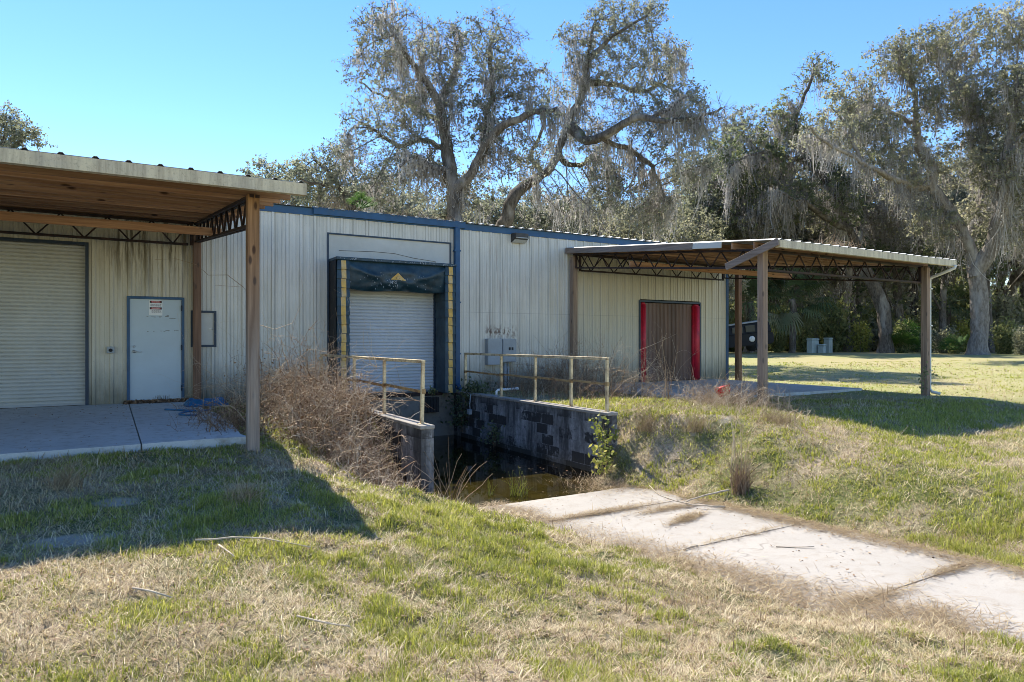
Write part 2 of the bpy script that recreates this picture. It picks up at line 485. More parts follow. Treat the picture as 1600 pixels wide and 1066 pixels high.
MAT['gutter'] = m_gutter()
MAT['spout'] = m_plain('white_downspout', (0.66, 0.64, 0.57), 0.5, 0, 0.08, 4, dirt=(0.3, 0.29, 0.2), dirt_amt=0.4)
MAT['post'] = m_wood('weathered_pine_post', 2, (0.20, 0.10, 0.045), (0.42, 0.24, 0.12), 0.9, True)
MAT['post_red'] = m_wood('shaded_pine_post', 2, (0.12, 0.055, 0.026), (0.25, 0.12, 0.06), 0.25, False)
MAT['post_grey'] = m_wood('grey_brown_post', 2, (0.24, 0.14, 0.08), (0.42, 0.28, 0.18), 0.45, False)
MAT['beam'] = m_wood('pine_board', 0, (0.30, 0.145, 0.075), (0.56, 0.33, 0.19))
MAT['beam_y'] = m_wood('weathered_rake_board', 1, (0.14, 0.085, 0.055), (0.27, 0.18, 0.125), 0.6, False, False)
MAT['deck'] = m_wood('brown_roof_board', 0, (0.30, 0.155, 0.09), (0.58, 0.36, 0.225))
MAT['rail'] = m_plain('faded_yellow_paint', (0.72, 0.57, 0.33), 0.6, 0, 0.15, 9, dirt=(0.15, 0.055, 0.022), dirt_amt=0.95)
MAT['rail_rust'] = m_plain('rusty_yellow_paint', (0.40, 0.26, 0.11), 0.7, 0, 0.25, 10, dirt=(0.12, 0.042, 0.018), dirt_amt=1.0)
MAT['blocks'] = m_blocks()
MAT['cap'] = m_concrete('mossy_wall_cap', (0.34, 0.31, 0.27), (0.05, 0.05, 0.03), 0.8)
MAT['pad'] = m_concrete('smooth_slab', (0.56, 0.56, 0.53), (0.27, 0.23, 0.17), 0.85)
MAT['ramp'] = m_concrete('pale_broom_concrete', (0.40, 0.37, 0.32), (0.25, 0.205, 0.15), 0.5)
MAT['dockwall'] = m_concrete('dirty_dock_concrete', (0.22, 0.20, 0.17), (0.06, 0.055, 0.04), 0.7)
MAT['ground'] = m_ground()
MAT['water'] = m_water()
MAT['red'] = m_plain('red_painted_steel', (0.50, 0.012, 0.035), 0.5, 0, 0.25, 5, dirt=(0.20, 0.012, 0.022), dirt_amt=0.7)
MAT['rubber'] = m_plain('black_rubber', (0.015, 0.015, 0.016), 0.7)
MAT['elec'] = m_plain('grey_enamel_box', (0.30, 0.335, 0.36), 0.45, 0, 0.06, 4, dirt=(0.18, 0.17, 0.15), dirt_amt=0.3)
MAT['bronze'] = m_plain('dark_bronze_casting', (0.05, 0.045, 0.04), 0.5)
MAT['lens'] = m_plain('ribbed_glass_lens', (0.45, 0.46, 0.45), 0.2, 0, 0.1, 30)
MAT['white'] = m_plain('white_plastic', (0.72, 0.72, 0.70), 0.45, 0, 0.04)
MAT['black'] = m_plain('black_ink', (0.02, 0.02, 0.022), 0.6)
MAT['sign_red'] = m_plain('faded_red_ink', (0.45, 0.06, 0.05), 0.6)
MAT['sign_grey'] = m_plain('faded_grey_ink', (0.16, 0.14, 0.16), 0.6)
MAT['scuff'] = m_plain('grey_scuff', (0.22, 0.22, 0.21), 0.7, 0, 0.4, 40)
MAT['tarp'] = m_plain('blue_tarp', (0.02, 0.12, 0.25), 0.4, 0, 0.3, 5)
MAT['red_plastic'] = m_plain('bright_red_plastic', (0.62, 0.018, 0.025), 0.35, 0, 0.15, 5)
MAT['car'] = m_plain('black_car_paint', (0.010, 0.010, 0.011), 0.55, 0, 0.1, 2, 0.2)
MAT['car_top'] = m_plain('grey_fibreglass', (0.30, 0.31, 0.31), 0.4, 0, 0.1, 2)
MAT['glass'] = m_plain('dark_glass', (0.010, 0.014, 0.014), 0.3, 0, 0.1, 2, 0.3)
MAT['hub'] = m_plain('pale_hub', (0.62, 0.60, 0.55), 0.4)
MAT['bin'] = m_plain('grey_green_box', (0.36, 0.42, 0.40), 0.5, 0, 0.08, 4, dirt=(0.22, 0.23, 0.2), dirt_amt=0.4)
MAT['curtain'] = None

# ------------------------------------------------------------------ terrain
WALL_Y = 15.4
PIT_X0, PIT_X1 = 4.11, 7.40          # faces of the two retaining walls
PIT_Y = 9.12                          # their free ends
def ramp_z(y):
    y = np.asarray(y, float)
    return np.where(y < 8.3, -1.10 + (8.3 - y) * 0.031, -1.10 - (y - 8.3) * 0.13).clip(-1.36, 5)
def lawn_z(x, y):
    """The ground as if the loading pit had never been dug."""
    z = -0.44 + 0.34 * sstep((y - 3.5) / 5.5)
    z = z + 0.02 * sstep((y - 9) / 3)
    right = sstep((x - 7.5) / 3.0)
    zr = -0.42 + 0.34 * sstep((y - 4.0) / 4.5)
    z = z * (1 - right) + zr * right
    # the mound of dug soil beside the right wall
    z = z + 0.10 * np.exp(-((x - 9.0) / 1.3)**2 - ((y - 9.6) / 1.6)**2)
    d = np.sqrt(x*x + y*y)
    z = z + 0.50 * sstep((d - 20) / 26)
    return z
def ground_z(x, y):
    x = np.asarray(x, float); y = np.asarray(y, float)
    top = lawn_z(x, y)
    n = fbm(x, y, 0.9, 3) - 0.5
    n2 = fbm(x, y, 4.0, 5) - 0.5
    near = 1 - sstep((np.sqrt(x*x + y*y) - 14) / 10)
    bump = (n * 0.10 + n2 * 0.05) * (0.3 + 0.7 * near) * (1 - 0.7 * sstep((y - 10) / 3) * (x < 4))
    top = top + bump
    yc = np.minimum(y, PIT_Y - 0.02)                     # profile of the cut carried a little way beside the walls
    bot = ramp_z(yc) - 0.05
    xl = 5.05 + 0.45 * sstep((6.8 - yc) / 2.2) + (fbm(yc, yc * 0 + 3.3, 1.1, 9) - 0.5) * 0.45 + n2 * 0.4
    xl = xl - 0.95 * sstep((yc - 7.3) / 1.4) + 0.75 * sstep((3.9 - yc) / 1.8)
    wl = 3.6 + 0.9 * sstep((8.5 - yc) / 5) - 1.1 * sstep((yc - 8.0) / 1.1)
    ql = np.clip((xl - x) / wl, 0, 1)
    tl = 0.6 * ql + 0.4 * sstep(ql)                      # 0 on the ramp, 1 on the left lawn
    tl = tl * sstep(ql * 9)
    xr = 6.95 + 0.30 * sstep((6.5 - yc) / 3.0) + (fbm(yc, yc * 0 + 7.7, 1.0, 11) - 0.5) * 0.5 + n2 * 0.4
    wr = 2.6 - 1.3 * sstep((yc - 7.4) / 1.5)
    tr = sstep((x - xr) / wr)
    t = np.maximum(tl, tr)
    zc = bot + (top - bot) * t + n2 * 0.10 * (t * (1 - t) * 4)
    inpit = (x > PIT_X0 - 0.1) & (x < PIT_X1 + 0.1) & (y > PIT_Y - 0.02)
    fade = np.where(x < 5.5, sstep((y - 9.1) / 2.4), sstep((y - 9.1) / 0.9))
    z = zc + (top - zc) * fade
    z = np.where(inpit, ramp_z(y) - 0.07, z)
    # the soil is dug off level just under the slabs
    padl = (x < 1.50) & (y > 9.35); padr = (x > 11.1) & (x < 16.9) & (y > 10.5)
    z = np.where((padl | padr) & (y < WALL_Y + 11), np.minimum(z, -0.07), z)
    z = np.where((y > WALL_Y - 0.1) & (y < WALL_Y + 10.2) & (x < 17.6), np.minimum(z, -0.1), z)
    return z

def axis_steps(lo, hi, step, far_lo, far_hi, extra=()):
    a = list(np.arange(lo, hi + 1e-6, step))
    s = step
    p = hi
    while p < far_hi:
        s *= 1.18; p += s; a.append(p)
    s = step; p = lo
    while p > far_lo:
        s *= 1.18; p -= s; a.append(p)
    a += list(extra)
    return np.array(sorted(set(round(float(q), 4) for q in a)))
gx = axis_steps(-7, 20, 0.12, -220, 260, (PIT_X0 - 0.1001, PIT_X0 - 0.0999, PIT_X1 + 0.0999, PIT_X1 + 0.1001))
gy = axis_steps(-1.5, 16.5, 0.12, -40, 320, (PIT_Y - 0.021, PIT_Y - 0.019))
GX, GY = np.meshgrid(gx, gy)
GZ = ground_z(GX, GY)
nx, ny = len(gx), len(gy)
ii = (np.arange(ny - 1)[:, None] * nx + np.arange(nx - 1)[None, :]).ravel()
big_mesh('ground', np.stack([GX.ravel(), GY.ravel(), GZ.ravel()], 1), np.stack([ii, ii + 1, ii + nx + 1, ii + nx], 1), MAT['ground'], smooth=True)['kind'] = 'structure'

# ---- concrete ramp down to the dock: panels with open joints
mb = MB()
for y0, y1 in ((-1.0, 1.48), (1.50, 3.33), (3.35, 5.24), (5.26, 7.08), (7.105, 9.0), (9.02, 12.0), (12.02, 15.3)):
    ys = np.linspace(y0, y1, 8); xs = np.linspace(PIT_X0, PIT_X1, 10)
    vs = []; fs = []
    for yy in ys:
        for xx in xs:
            vs.append((xx, yy, float(ramp_z(yy)) + 0.012 * float(vnoise(xx, yy, 0.8, 2))))
    for j in range(7):
        for i in range(9):
            k = j * 10 + i
            fs.append((k, k + 1, k + 11, k + 10))
    n = len(vs)
    rim = [i for i in range(10)] + [j * 10 + 9 for j in range(1, 8)] + [70 + i for i in range(8, -1, -1)] + [j * 10 for j in range(6, 0, -1)]
    for q in rim: vs.append((vs[q][0], vs[q][1], vs[q][2] - 0.12))
    for a in range(len(rim)):
        b = (a + 1) % len(rim)
        fs.append((rim[a], rim[b], n + b, n + a))
    mb.add(vs, fs, False)
mb.build('ramp', MAT['ramp'])['kind'] = 'structure'

# ---- water standing at the foot of the ramp
mb = MB(); mb.add([(PIT_X0 - 0.1, 7.4, -1.105), (PIT_X1 + 0.1, 7.4, -1.105), (PIT_X1 + 0.1, 15.3, -1.105), (PIT_X0 - 0.1, 15.3, -1.105)], [(0, 1, 2, 3)])
mb.build('water', MAT['water'])['kind'] = 'structure'

# ---- the two slabs under the open roofs; worn outlines
def slab(name, x0, x1, y0, y1, joints, seed, worn_right=False):
    mb = MB()
    cuts = [x0] + joints + [x1]
    for a, b in zip(cuts[:-1], cuts[1:]):
        a2 = a + (0.008 if a != x0 else 0); b2 = b - (0.008 if b != x1 else 0)
        n = max(3, int((b2 - a2) / 0.12))
        front = []
        for i in range(n + 1):
            x = a2 + (b2 - a2) * i / n
            front.append((x, y0 + 0.16 * (float(fbm(x, 0 * x + seed, 1.2, seed)) - 0.5)))
        side = []
        if b == x1 and worn_right:
            for i in range(1, 18):
                y = y0 + (y1 - y0) * i / 18
                side.append((b2 + 0.35 * (float(fbm(y, 0 * y + seed, 0.9, seed + 4)) - 0.5), y))
        outline = front + side + [(b2, y1), (a2, y1)]
        m = len(outline)
        vs = [(x, y, 0.0) for x, y in outline] + [(x, y, -0.15) for x, y in outline]
        fs = [tuple(range(m))] + [(i, i + m, (i + 1) % m + m, (i + 1) % m) for i in range(m)]
        mb.add(vs, fs)
    return tag(mb.build(name, MAT['pad']), kind='structure')
slab('pavement', -9.0, 1.55, 9.22, WALL_Y - 0.02, [-6.2, -3.0, 0.33], 4, True)
slab('pavement', 11.05, 16.95, 10.42, WALL_Y - 0.02, [14.0], 8)

# ------------------------------------------------------------------ warehouse
wh = empty('warehouse', (5.0, WALL_Y, 0.0), 'long low warehouse of beige ribbed steel siding with navy trim', 'warehouse')
H = 4.14
BX0, BX1, BY1 = -9.5, 17.5, WALL_Y + 10.0
OPEN = [(-3.45, -0.36, -0.2, 3.14), (0.30, 1.32, -0.2, 2.14), (1.45, 1.93, 1.12, 1.87), (4.28, 7.40, -0.2, 3.72), (13.70, 16.19, -0.2, 2.50)]
def siding():
    prof = []
    p = 0.3048
    k0 = math.floor(BX0 / p); k1 = math.ceil(BX1 / p)
    for k in range(k0, k1):
        b = k * p
        for dx, dy in ((0, 0), (0.014, -0.026), (0.060, -0.026), (0.080, 0), (0.140, 0), (0.146, -0.008), (0.160, -0.008), (0.166, 0), (0.222, 0), (0.228, -0.008), (0.242, -0.008), (0.248, 0)):
            prof.append((b + dx, dy))
    xs = [q[0] for q in prof]; ys = [q[1] for q in prof]
    for o in OPEN:
        for e in o[:2]:
            xs.append(e); ys.append(float(np.interp(e, [q[0] for q in prof], [q[1] for q in prof])))
    order = np.argsort(xs); xs = [xs[i] for i in order]; ys = [ys[i] for i in order]
    keep = [i for i in range(len(xs)) if BX0 <= xs[i] <= BX1]
    mb = MB()
    for i, j in zip(keep[:-1], keep[1:]):
        xa, xb = xs[i], xs[j]
        if xb - xa < 1e-5: continue
        mid = (xa + xb) / 2
        spans = [(-0.12, H)]
        for o in OPEN:
            if o[0] < mid < o[1]:
                new = []
                for s in spans:
                    if o[2] > s[0]: new.append((s[0], min(o[2], s[1])))
                    if o[3] < s[1]: new.append((max(o[3], s[0]), s[1]))
                spans = [s for s in new if s[1] > s[0]]
        for s in spans:
            mb.add([(xa, WALL_Y + ys[i], s[0]), (xb, WALL_Y + ys[j], s[0]), (xb, WALL_Y + ys[j], s[1]), (xa, WALL_Y + ys[i], s[1])], [(0, 1, 2, 3)])
    return mb
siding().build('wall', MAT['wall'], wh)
mb = MB()
mb.box((BX0, WALL_Y + 0.04, -0.12), (BX0 + 0.1, BY1, H)); mb.box((BX1 - 0.1, WALL_Y + 0.04, -0.12), (BX1, BY1, H)); mb.box((BX0 + 0.1, BY1 - 0.1, -0.12), (BX1 - 0.1, BY1, H))
mb.build('side_wall', MAT['side_wall'], wh)
# roof: low gable with ribs, eave along the front
mb = MB()
RY = (WALL_Y + BY1) / 2; RZ = H + 0.10 + 5.0 * 0.045
mb.add([(BX0, WALL_Y - 0.10, H + 0.11), (BX1, WALL_Y - 0.10, H + 0.11), (BX1, RY, RZ), (BX0, RY, RZ), (BX0, BY1 + 0.1, H + 0.11), (BX1, BY1 + 0.1, H + 0.11)], [(0, 1, 2, 3), (3, 2, 5, 4)])
x = BX0 + 0.1
while x < BX1:
    mb.prism([(-0.04, 0), (0.04, 0), (0.016, 0.034), (-0.016, 0.034)], (x, WALL_Y - 0.12, H + 0.112), (x, RY, RZ + 0.002))
    x += 0.3048
mb.build('roof', MAT['galv'], wh)
# eave trim, raised gutter over the dock, downspout, corner trim
mb = MB()
mb.prism([(-0.0, -0.15), (0.045, -0.15), (0.06, 0.0), (0.06, 0.012), (0.0, 0.012)], (BX1 + 0.04, WALL_Y - 0.03, H + 0.09), (BX0, WALL_Y - 0.03, H + 0.09))
mb.build('eave_trim', MAT['blue'], wh)
mb = MB()
g = [(0.0, 0.0), (0.10, 0.0), (0.125, 0.05), (0.125, 0.10), (0.16, 0.15), (0.16, 0.19), (0.145, 0.19), (0.14, 0.16), (0.0, 0.16)]
mb.prism([(a, b) for a, b in g], (7.78, WALL_Y - 0.095, H - 0.03), (3.95, WALL_Y - 0.095, H - 0.03))
mb.build('gutter', MAT['blue'], wh)
mb = MB()
mb.box((7.47, WALL_Y - 0.16, 0.10), (7.60, WALL_Y - 0.04, H - 0.04), 0.012)
for z in (0.9, 2.2, 3.5): mb.box((7.45, WALL_Y - 0.164, z), (7.62, WALL_Y - 0.036, z + 0.035))
mb.bar((7.535, WALL_Y - 0.10, 0.13), (7.535, WALL_Y - 0.36, 0.0), 0.12, 0.10, c=0.01)
mb.build('downspout', MAT['blue'], wh)
mb = MB(); mb.box((BX1 - 0.10, WALL_Y - 0.045, -0.1), (BX1 + 0.02, WALL_Y + 0.10, H - 0.06), 0.008)
mb.build('corner_trim', MAT['blue'], wh)
mb = MB(); mb.box((BX0, WALL_Y + 0.30, -0.02), (BX1 - 0.1, BY1 - 0.1, 0.0)); mb.build('inner_floor', MAT['dockwall'], wh)

def frame_u(x0, x1, z0, z1, w, d0, d1, sill=False):
    """Trim round an opening, butted at the corners."""
    mb = MB()
    mb.box((x0 - w, WALL_Y - d0, z0), (x0, WALL_Y + d1, z1)); mb.box((x1, WALL_Y - d0, z0), (x1 + w, WALL_Y + d1, z1))
    mb.box((x0 - w, WALL_Y - d0, z1), (x1 + w, WALL_Y + d1, z1 + w))
    if sill: mb.box((x0 - w, WALL_Y - d0, z0 - w), (x1 + w, WALL_Y + d1, z0))
    return mb
def slats(x0, x1, z0, z1, y, pitch=0.075):
    """Curtain of a roll-up door: one continuous corrugated sheet."""
    mb = MB(); rows = []
    z = z0
    while z < z1 - 1e-6:
        h = min(pitch, z1 - z)
        for f, d in ((0.0, 0.0), (0.10, -0.012), (0.3, -0.020), (0.62, -0.020), (0.86, -0.011), (0.97, 0.0)):
            rows.append((z + f * h, y + d))
        z += h
    rows.append((z1, y))
    vs = [(x, r[1], r[0]) for r in rows for x in (x0, x1)]
    fs = [(2*i, 2*i + 1, 2*i + 3, 2*i + 2) for i in range(len(rows) - 1)]
    return mb.add(vs, fs)
# left roll-up door
d1 = slats(-3.40, -0.40, 0.02, 3.09, WALL_Y + 0.10, 0.072).build('roll_up_door', MAT['slat_tan'], wh)
frame_u(-3.40, -0.40, 0.0, 3.09, 0.055, 0.042, 0.16).build('frame', MAT['dark_blue'], d1)
MB().box((-3.40, WALL_Y + 0.05, 0.003), (-0.40, WALL_Y + 0.085, 0.045)).build('bottom_bar', MAT['galv'], d1)
# personnel door
mb = MB(); mb.box((0.345, WALL_Y - 0.005, 0.03), (1.275, WALL_Y + 0.04, 2.085), 0.004)
pd = tag(mb.build('door', MAT['door'], wh), 'white steel door with a lever handle and faded scuffs')
frame_u(0.345, 1.275, 0.02, 2.085, 0.05, 0.040, 0.06).build('frame', MAT['blue'], pd)
mb = MB()
mb.tube([(0.425, WALL_Y - 0.006, 1.03), (0.425, WALL_Y - 0.016, 1.03)], [0.034, 0.030], 14); mb.tube([(0.425, WALL_Y - 0.012, 1.03), (0.425, WALL_Y - 0.06, 1.03), (0.47, WALL_Y - 0.066, 1.028), (0.56, WALL_Y - 0.062, 1.022)], [0.011, 0.011, 0.010, 0.008], 8)
mb.tube([(0.425, WALL_Y - 0.006, 1.13), (0.425, WALL_Y - 0.020, 1.13)], [0.022, 0.020], 12)
mb.build('handle', MAT['steel'], pd)
for z in (0.22, 1.05, 1.86):
    mb = MB(); mb.box((1.262, WALL_Y - 0.052, z), (1.290, WALL_Y - 0.0405, z + 0.11)); mb.tube([(1.276, WALL_Y - 0.056, z), (1.276, WALL_Y - 0.056, z + 0.11)], 0.009, 8)
    mb.build('hinge', MAT['dark_blue'], pd)
mb = MB()
rs = random.Random(5)
for x0, x1, z in ((0.64, 0.90, 1.725), (0.95, 1.02, 1.735), (1.05, 1.22, 1.700), (0.64, 0.76, 1.43), (0.88, 0.98, 1.435), (0.98, 1.18, 1.445)):
    x = x0
    while x < x1:
        w = rs.uniform(0.01, 0.05)
        if rs.random() < 0.75: mb.box((x, WALL_Y - 0.0072, z + rs.uniform(-0.006, 0.006)), (x + w, WALL_Y - 0.004, z + rs.uniform(0.007, 0.014)))
        x += w
mb.box((1.00, WALL_Y - 0.0072, 1.735), (1.04, WALL_Y - 0.004, 1.765))
for k in range(26):
    x = rs.uniform(0.75, 1.05); mb.box((x, WALL_Y - 0.0070, 0.04), (x + 0.008, WALL_Y - 0.004, 0.05 + rs.random() * 0.10))
mb.build('scuff_mark', MAT['scuff'], pd)
# access hatch
mb = MB(); mb.box((1.49, WALL_Y - 0.004, 1.16), (1.89, WALL_Y + 0.03, 1.83), 0.004)
ha = mb.build('hatch', MAT['flat_panel'], wh)
frame_u(1.49, 1.89, 1.16, 1.83, 0.045, 0.036, 0.05, True).build('frame', MAT['dark_blue'], ha)
mb = MB(); mb.box((1.79, WALL_Y - 0.020, 1.482), (1.875, WALL_Y - 0.006, 1.505), 0.003); mb.tube([(1.855, WALL_Y - 0.004, 1.493), (1.855, WALL_Y - 0.026, 1.493)], 0.014, 10)
mb.build('latch', MAT['steel'], ha)
# dock opening: flat header panel, wall below, roll-up door behind the dock shelter
mb = MB(); mb.box((4.31, WALL_Y - 0.012, 2.62), (7.37, WALL_Y + 0.03, 3.69)); mb.box((4.31, WALL_Y - 0.012, -0.10), (4.78, WALL_Y + 0.03, 2.62)); mb.box((7.03, WALL_Y - 0.012, -0.10), (7.37, WALL_Y + 0.03, 2.62))
mb.build('header_panel', MAT['flat_panel'], wh)
frame_u(4.31, 7.37, -0.10, 3.69, 0.035, 0.040, 0.05).build('panel_trim', MAT['dark_blue'], wh)
mb = MB()
pts = [(4.55, 3.33), (5.4, 3.36), (5.9, 3.35), (6.4, 3.27), (6.98, 3.22), (7.02, 3.08)]
mb.tube([(a, WALL_Y - 0.016, b) for a, b in pts], 0.005, 5); mb.build('loose_cable', MAT['bronze'], wh)
d2 = slats(4.78, 7.03, 0.03, 2.62, WALL_Y + 0.10, 0.078).build('roll_up_door', MAT['slat'], wh)
MB().box((4.78, WALL_Y + 0.031, 0.02), (4.80, WALL_Y + 0.14, 2.62)).build('guide', MAT['dark_blue'], d2); MB().box((6.97, WALL_Y + 0.031, 0.02), (7.03, WALL_Y + 0.09, 2.62)).build('guide', MAT['dark_blue'], d2)
MB().box((4.80, WALL_Y + 0.04, 0.005), (6.97, WALL_Y + 0.075, 0.06)).build('bottom_bar', MAT['galv'], d2)
# red framed door
def m_strip():
    t = NT('stained_brown_curtain')
    x, y, z = t.sep(t.pos())
    n = t.noise(t.pos((5, 1, 0.6)), 1.0, 5, 0.65); n2 = t.noise(t.pos((18, 1, 0.9)), 1.0, 4, 0.6)
    col = t.mix(t.ramp(n, [(0.3, 0), (0.7, 1)]), (0.055, 0.026, 0.016), (0.17, 0.095, 0.065))
    edge = t.math('ABSOLUTE', t.math('SUBTRACT', x, 14.95))
    e = t.math('MULTIPLY', t.n('MapRange', Value=edge, i1=0.35, i2=0.95).outputs[0], t.ramp(n2, [(0.35, 0.3), (0.65, 1)]))
    col = t.mix(t.math('MULTIPLY', e, 0.7), col, (0.27, 0.18, 0.17))
    col = t.mix(t.math('MULTIPLY', t.ramp(n2, [(0.5, 0), (0.7, 1)]), 0.5), col, (0.06, 0.03, 0.022))
    return t.base(col, 0.5, 0, 0.3)
mb = MB()
rows = []; x = 13.92
while x < 15.97:
    for f, d in ((0, 0), (0.02, -0.012), (0.06, -0.015), (0.10, -0.004), (0.14, 0.0)): rows.append((x + f, WALL_Y + 0.06 + d))
    x += 0.16
vs = [(r[0], r[1], z) for r in rows for z in (0.02, 2.40)]
mb.add(vs, [(2*i, 2*i + 2, 2*i + 3, 2*i + 1) for i in range(len(rows) - 1)])
d3 = tag(mb.build('door', m_strip(), wh), 'brown stained door curtain between two red jambs')
frame_u(13.70, 16.19, -0.02, 2.42, 0.05, 0.042, 0.10).build('frame', MAT['dark_blue'], d3)
for x0, x1 in ((13.702, 13.93), (15.90, 16.188)):
    mb = MB()
    bm = bmesh.new(); bmesh.ops.create_cube(bm, size=1)
    for v in bm.verts: v.co = Vector(((x0 + x1) / 2 + v.co.x * (x1 - x0), WALL_Y + 0.01 + v.co.y * 0.18, 1.2 + v.co.z * 2.40))
    bmesh.ops.bevel(bm, geom=bm.edges[:], offset=0.05, segments=4, affect='EDGES'); mb.bm(bm, None, True); bm.free()
    mb.build('jamb', MAT['red'], d3)

# things fixed to the wall
wl = empty('wall_light', (9.38, WALL_Y, 4.0), 'dark bronze flood light fixed high on the siding under the navy eave', 'light')
bm = bmesh.new(); bmesh.ops.create_cube(bm, size=1.0)
for v in bm.verts:
    fr = v.co.y < 0
    v.co = Vector((9.38 + v.co.x * (0.46 if not fr else 0.42), WALL_Y - 0.05 + (-0.20 if fr else 0.015), 3.98 + v.co.z * (0.24 if not fr else 0.14) + (0.05 if fr else 0)))
bmesh.ops.bevel(bm, geom=bm.edges[:], offset=0.015, segments=2, affect='EDGES')
MB().bm(bm).build('housing', MAT['bronze'], wl); bm.free()
MB().add([(9.20, WALL_Y - 0.256, 3.955 + 0.02), (9.56, WALL_Y - 0.256, 3.975), (9.58, WALL_Y - 0.075, 3.856), (9.18, WALL_Y - 0.075, 3.856), (9.20, WALL_Y - 0.25, 3.985), (9.56, WALL_Y - 0.25, 3.985), (9.58, WALL_Y - 0.07, 3.87), (9.18, WALL_Y - 0.07, 3.87)],
     [(0, 1, 2, 3), (7, 6, 5, 4), (0, 4, 5, 1), (1, 5, 6, 2), (2, 6, 7, 3), (3, 7, 4, 0)]).build('lens', MAT['lens'], wl)

eb = empty('electrical_box', (8.8, WALL_Y, 0.66), 'pair of grey electrical boxes on the siding with a conduit down from them', 'electrical box')
MB().box((8.38, WALL_Y - 0.20, 0.62), (8.80, WALL_Y - 0.033, 1.30), 0.008).build('cabinet', MAT['elec'], eb)
mb = MB(); mb.box((8.805, WALL_Y - 0.23, 0.68), (9.22, WALL_Y - 0.033, 1.30), 0.008); cb = mb.build('cabinet', MAT['elec'], eb)
MB().box((8.825, WALL_Y - 0.238, 0.70), (9.20, WALL_Y - 0.2305, 1.28), 0.003).build('lid', MAT['elec'], cb)
mb = MB()
for x in (8.975, 9.06): mb.box((x, WALL_Y - 0.248, 1.00), (x + 0.055, WALL_Y - 0.239, 1.075), 0.003)
mb.build('switch', MAT['black'], cb)
MB().box((8.43, WALL_Y - 0.212, 0.90), (8.45, WALL_Y - 0.201, 0.98), 0.003).build('latch', MAT['galv'], eb)
mb = MB()
mb.tube([(8.94, WALL_Y - 0.11, 0.68), (8.94, WALL_Y - 0.11, -0.15)], 0.045, 12); mb.tube([(9.04, WALL_Y - 0.10, 0.68), (9.04, WALL_Y - 0.10, -0.15)], 0.022, 10)
for z in (0.52, 0.12): mb.box((8.88, WALL_Y - 0.118, z), (9.08, WALL_Y - 0.034, z + 0.03))
mb.build('conduit', MAT['elec'], eb)

ss = empty('push_button_box', (0.02, WALL_Y, 1.0), 'small weathered button box on the siding left of the white steel door', 'switch')
MB().box((-0.045, WALL_Y - 0.10, 1.00), (0.085, WALL_Y - 0.003, 1.13), 0.01).build('box', MAT['elec'], ss)
mb = MB(); mb.tube([(0.02, WALL_Y - 0.10, 1.06), (0.02, WALL_Y - 0.12, 1.06)], [0.034, 0.03], 14); mb.build('button', MAT['rubber'], ss)

# danger notice on the door
ds = empty('danger_sign', (0.80, WALL_Y - 0.01, 1.74), 'faded white DANGER notice with two red and black headers on the steel door', 'sign')
sx0, sx1, sz0, sz1, sy = 0.685, 0.925, 1.76, 2.065, WALL_Y - 0.008
MB().box((sx0, sy - 0.003, sz0), (sx1, sy + 0.002, sz1)).build('plate', MAT['white'], ds)
def text_mesh(name, s, size, loc, m, parent, extr=0.0006):
    cu = bpy.data.curves.new(name, 'FONT'); cu.body = s; cu.size = size; cu.align_x = 'CENTER'; cu.align_y = 'CENTER'; cu.extrude = extr
    to = bpy.data.objects.new('tmp', cu); COL.objects.link(to)
    dg = bpy.context.evaluated_depsgraph_get(); dg.update()
    me = bpy.data.meshes.new_from_object(to.evaluated_get(dg)); me.name = name
    bpy.data.objects.remove(to)
    M = Matrix.Translation(loc) @ Matrix.Rotation(R(90), 4, 'X')
    me.transform(M); me.materials.clear(); me.materials.append(m)
    return link_mesh(name, me, parent)
for zc in (2.035, 1.905):
    hd = MB().box((sx0 + 0.012, sy - 0.0042, zc - 0.026), (sx1 - 0.012, sy - 0.003, zc + 0.018)).build('header', MAT['black'], ds)
    ov = MB(); n = 28
    vs = [(0.805 + 0.090 * math.copysign(abs(math.cos(2*math.pi*k/n))**0.7, math.cos(2*math.pi*k/n)), sy - 0.0050, zc - 0.004 + 0.018 * math.sin(2*math.pi*k/n)) for k in range(n)]
    ov.add(vs, [tuple(range(n))]); ov.build('oval', MAT['sign_red'], hd)
    text_mesh('lettering', 'DANGER', 0.034, Vector((0.805, sy - 0.0062, zc - 0.004)), MAT['white'], hd)
mb = MB(); rs = random.Random(3)
for z in (1.985, 1.972, 1.959, 1.946, 1.856, 1.842, 1.828, 1.812):
    x = sx0 + 0.02 + rs.random() * 0.03
    while x < sx1 - 0.035:
        w = rs.uniform(0.012, 0.034); mb.box((x, sy - 0.0042, z - 0.0035), (min(x + w, sx1 - 0.015), sy - 0.003, z + 0.0035)); x += w + 0.007
mb.build('small_print', MAT['sign_grey'], ds)

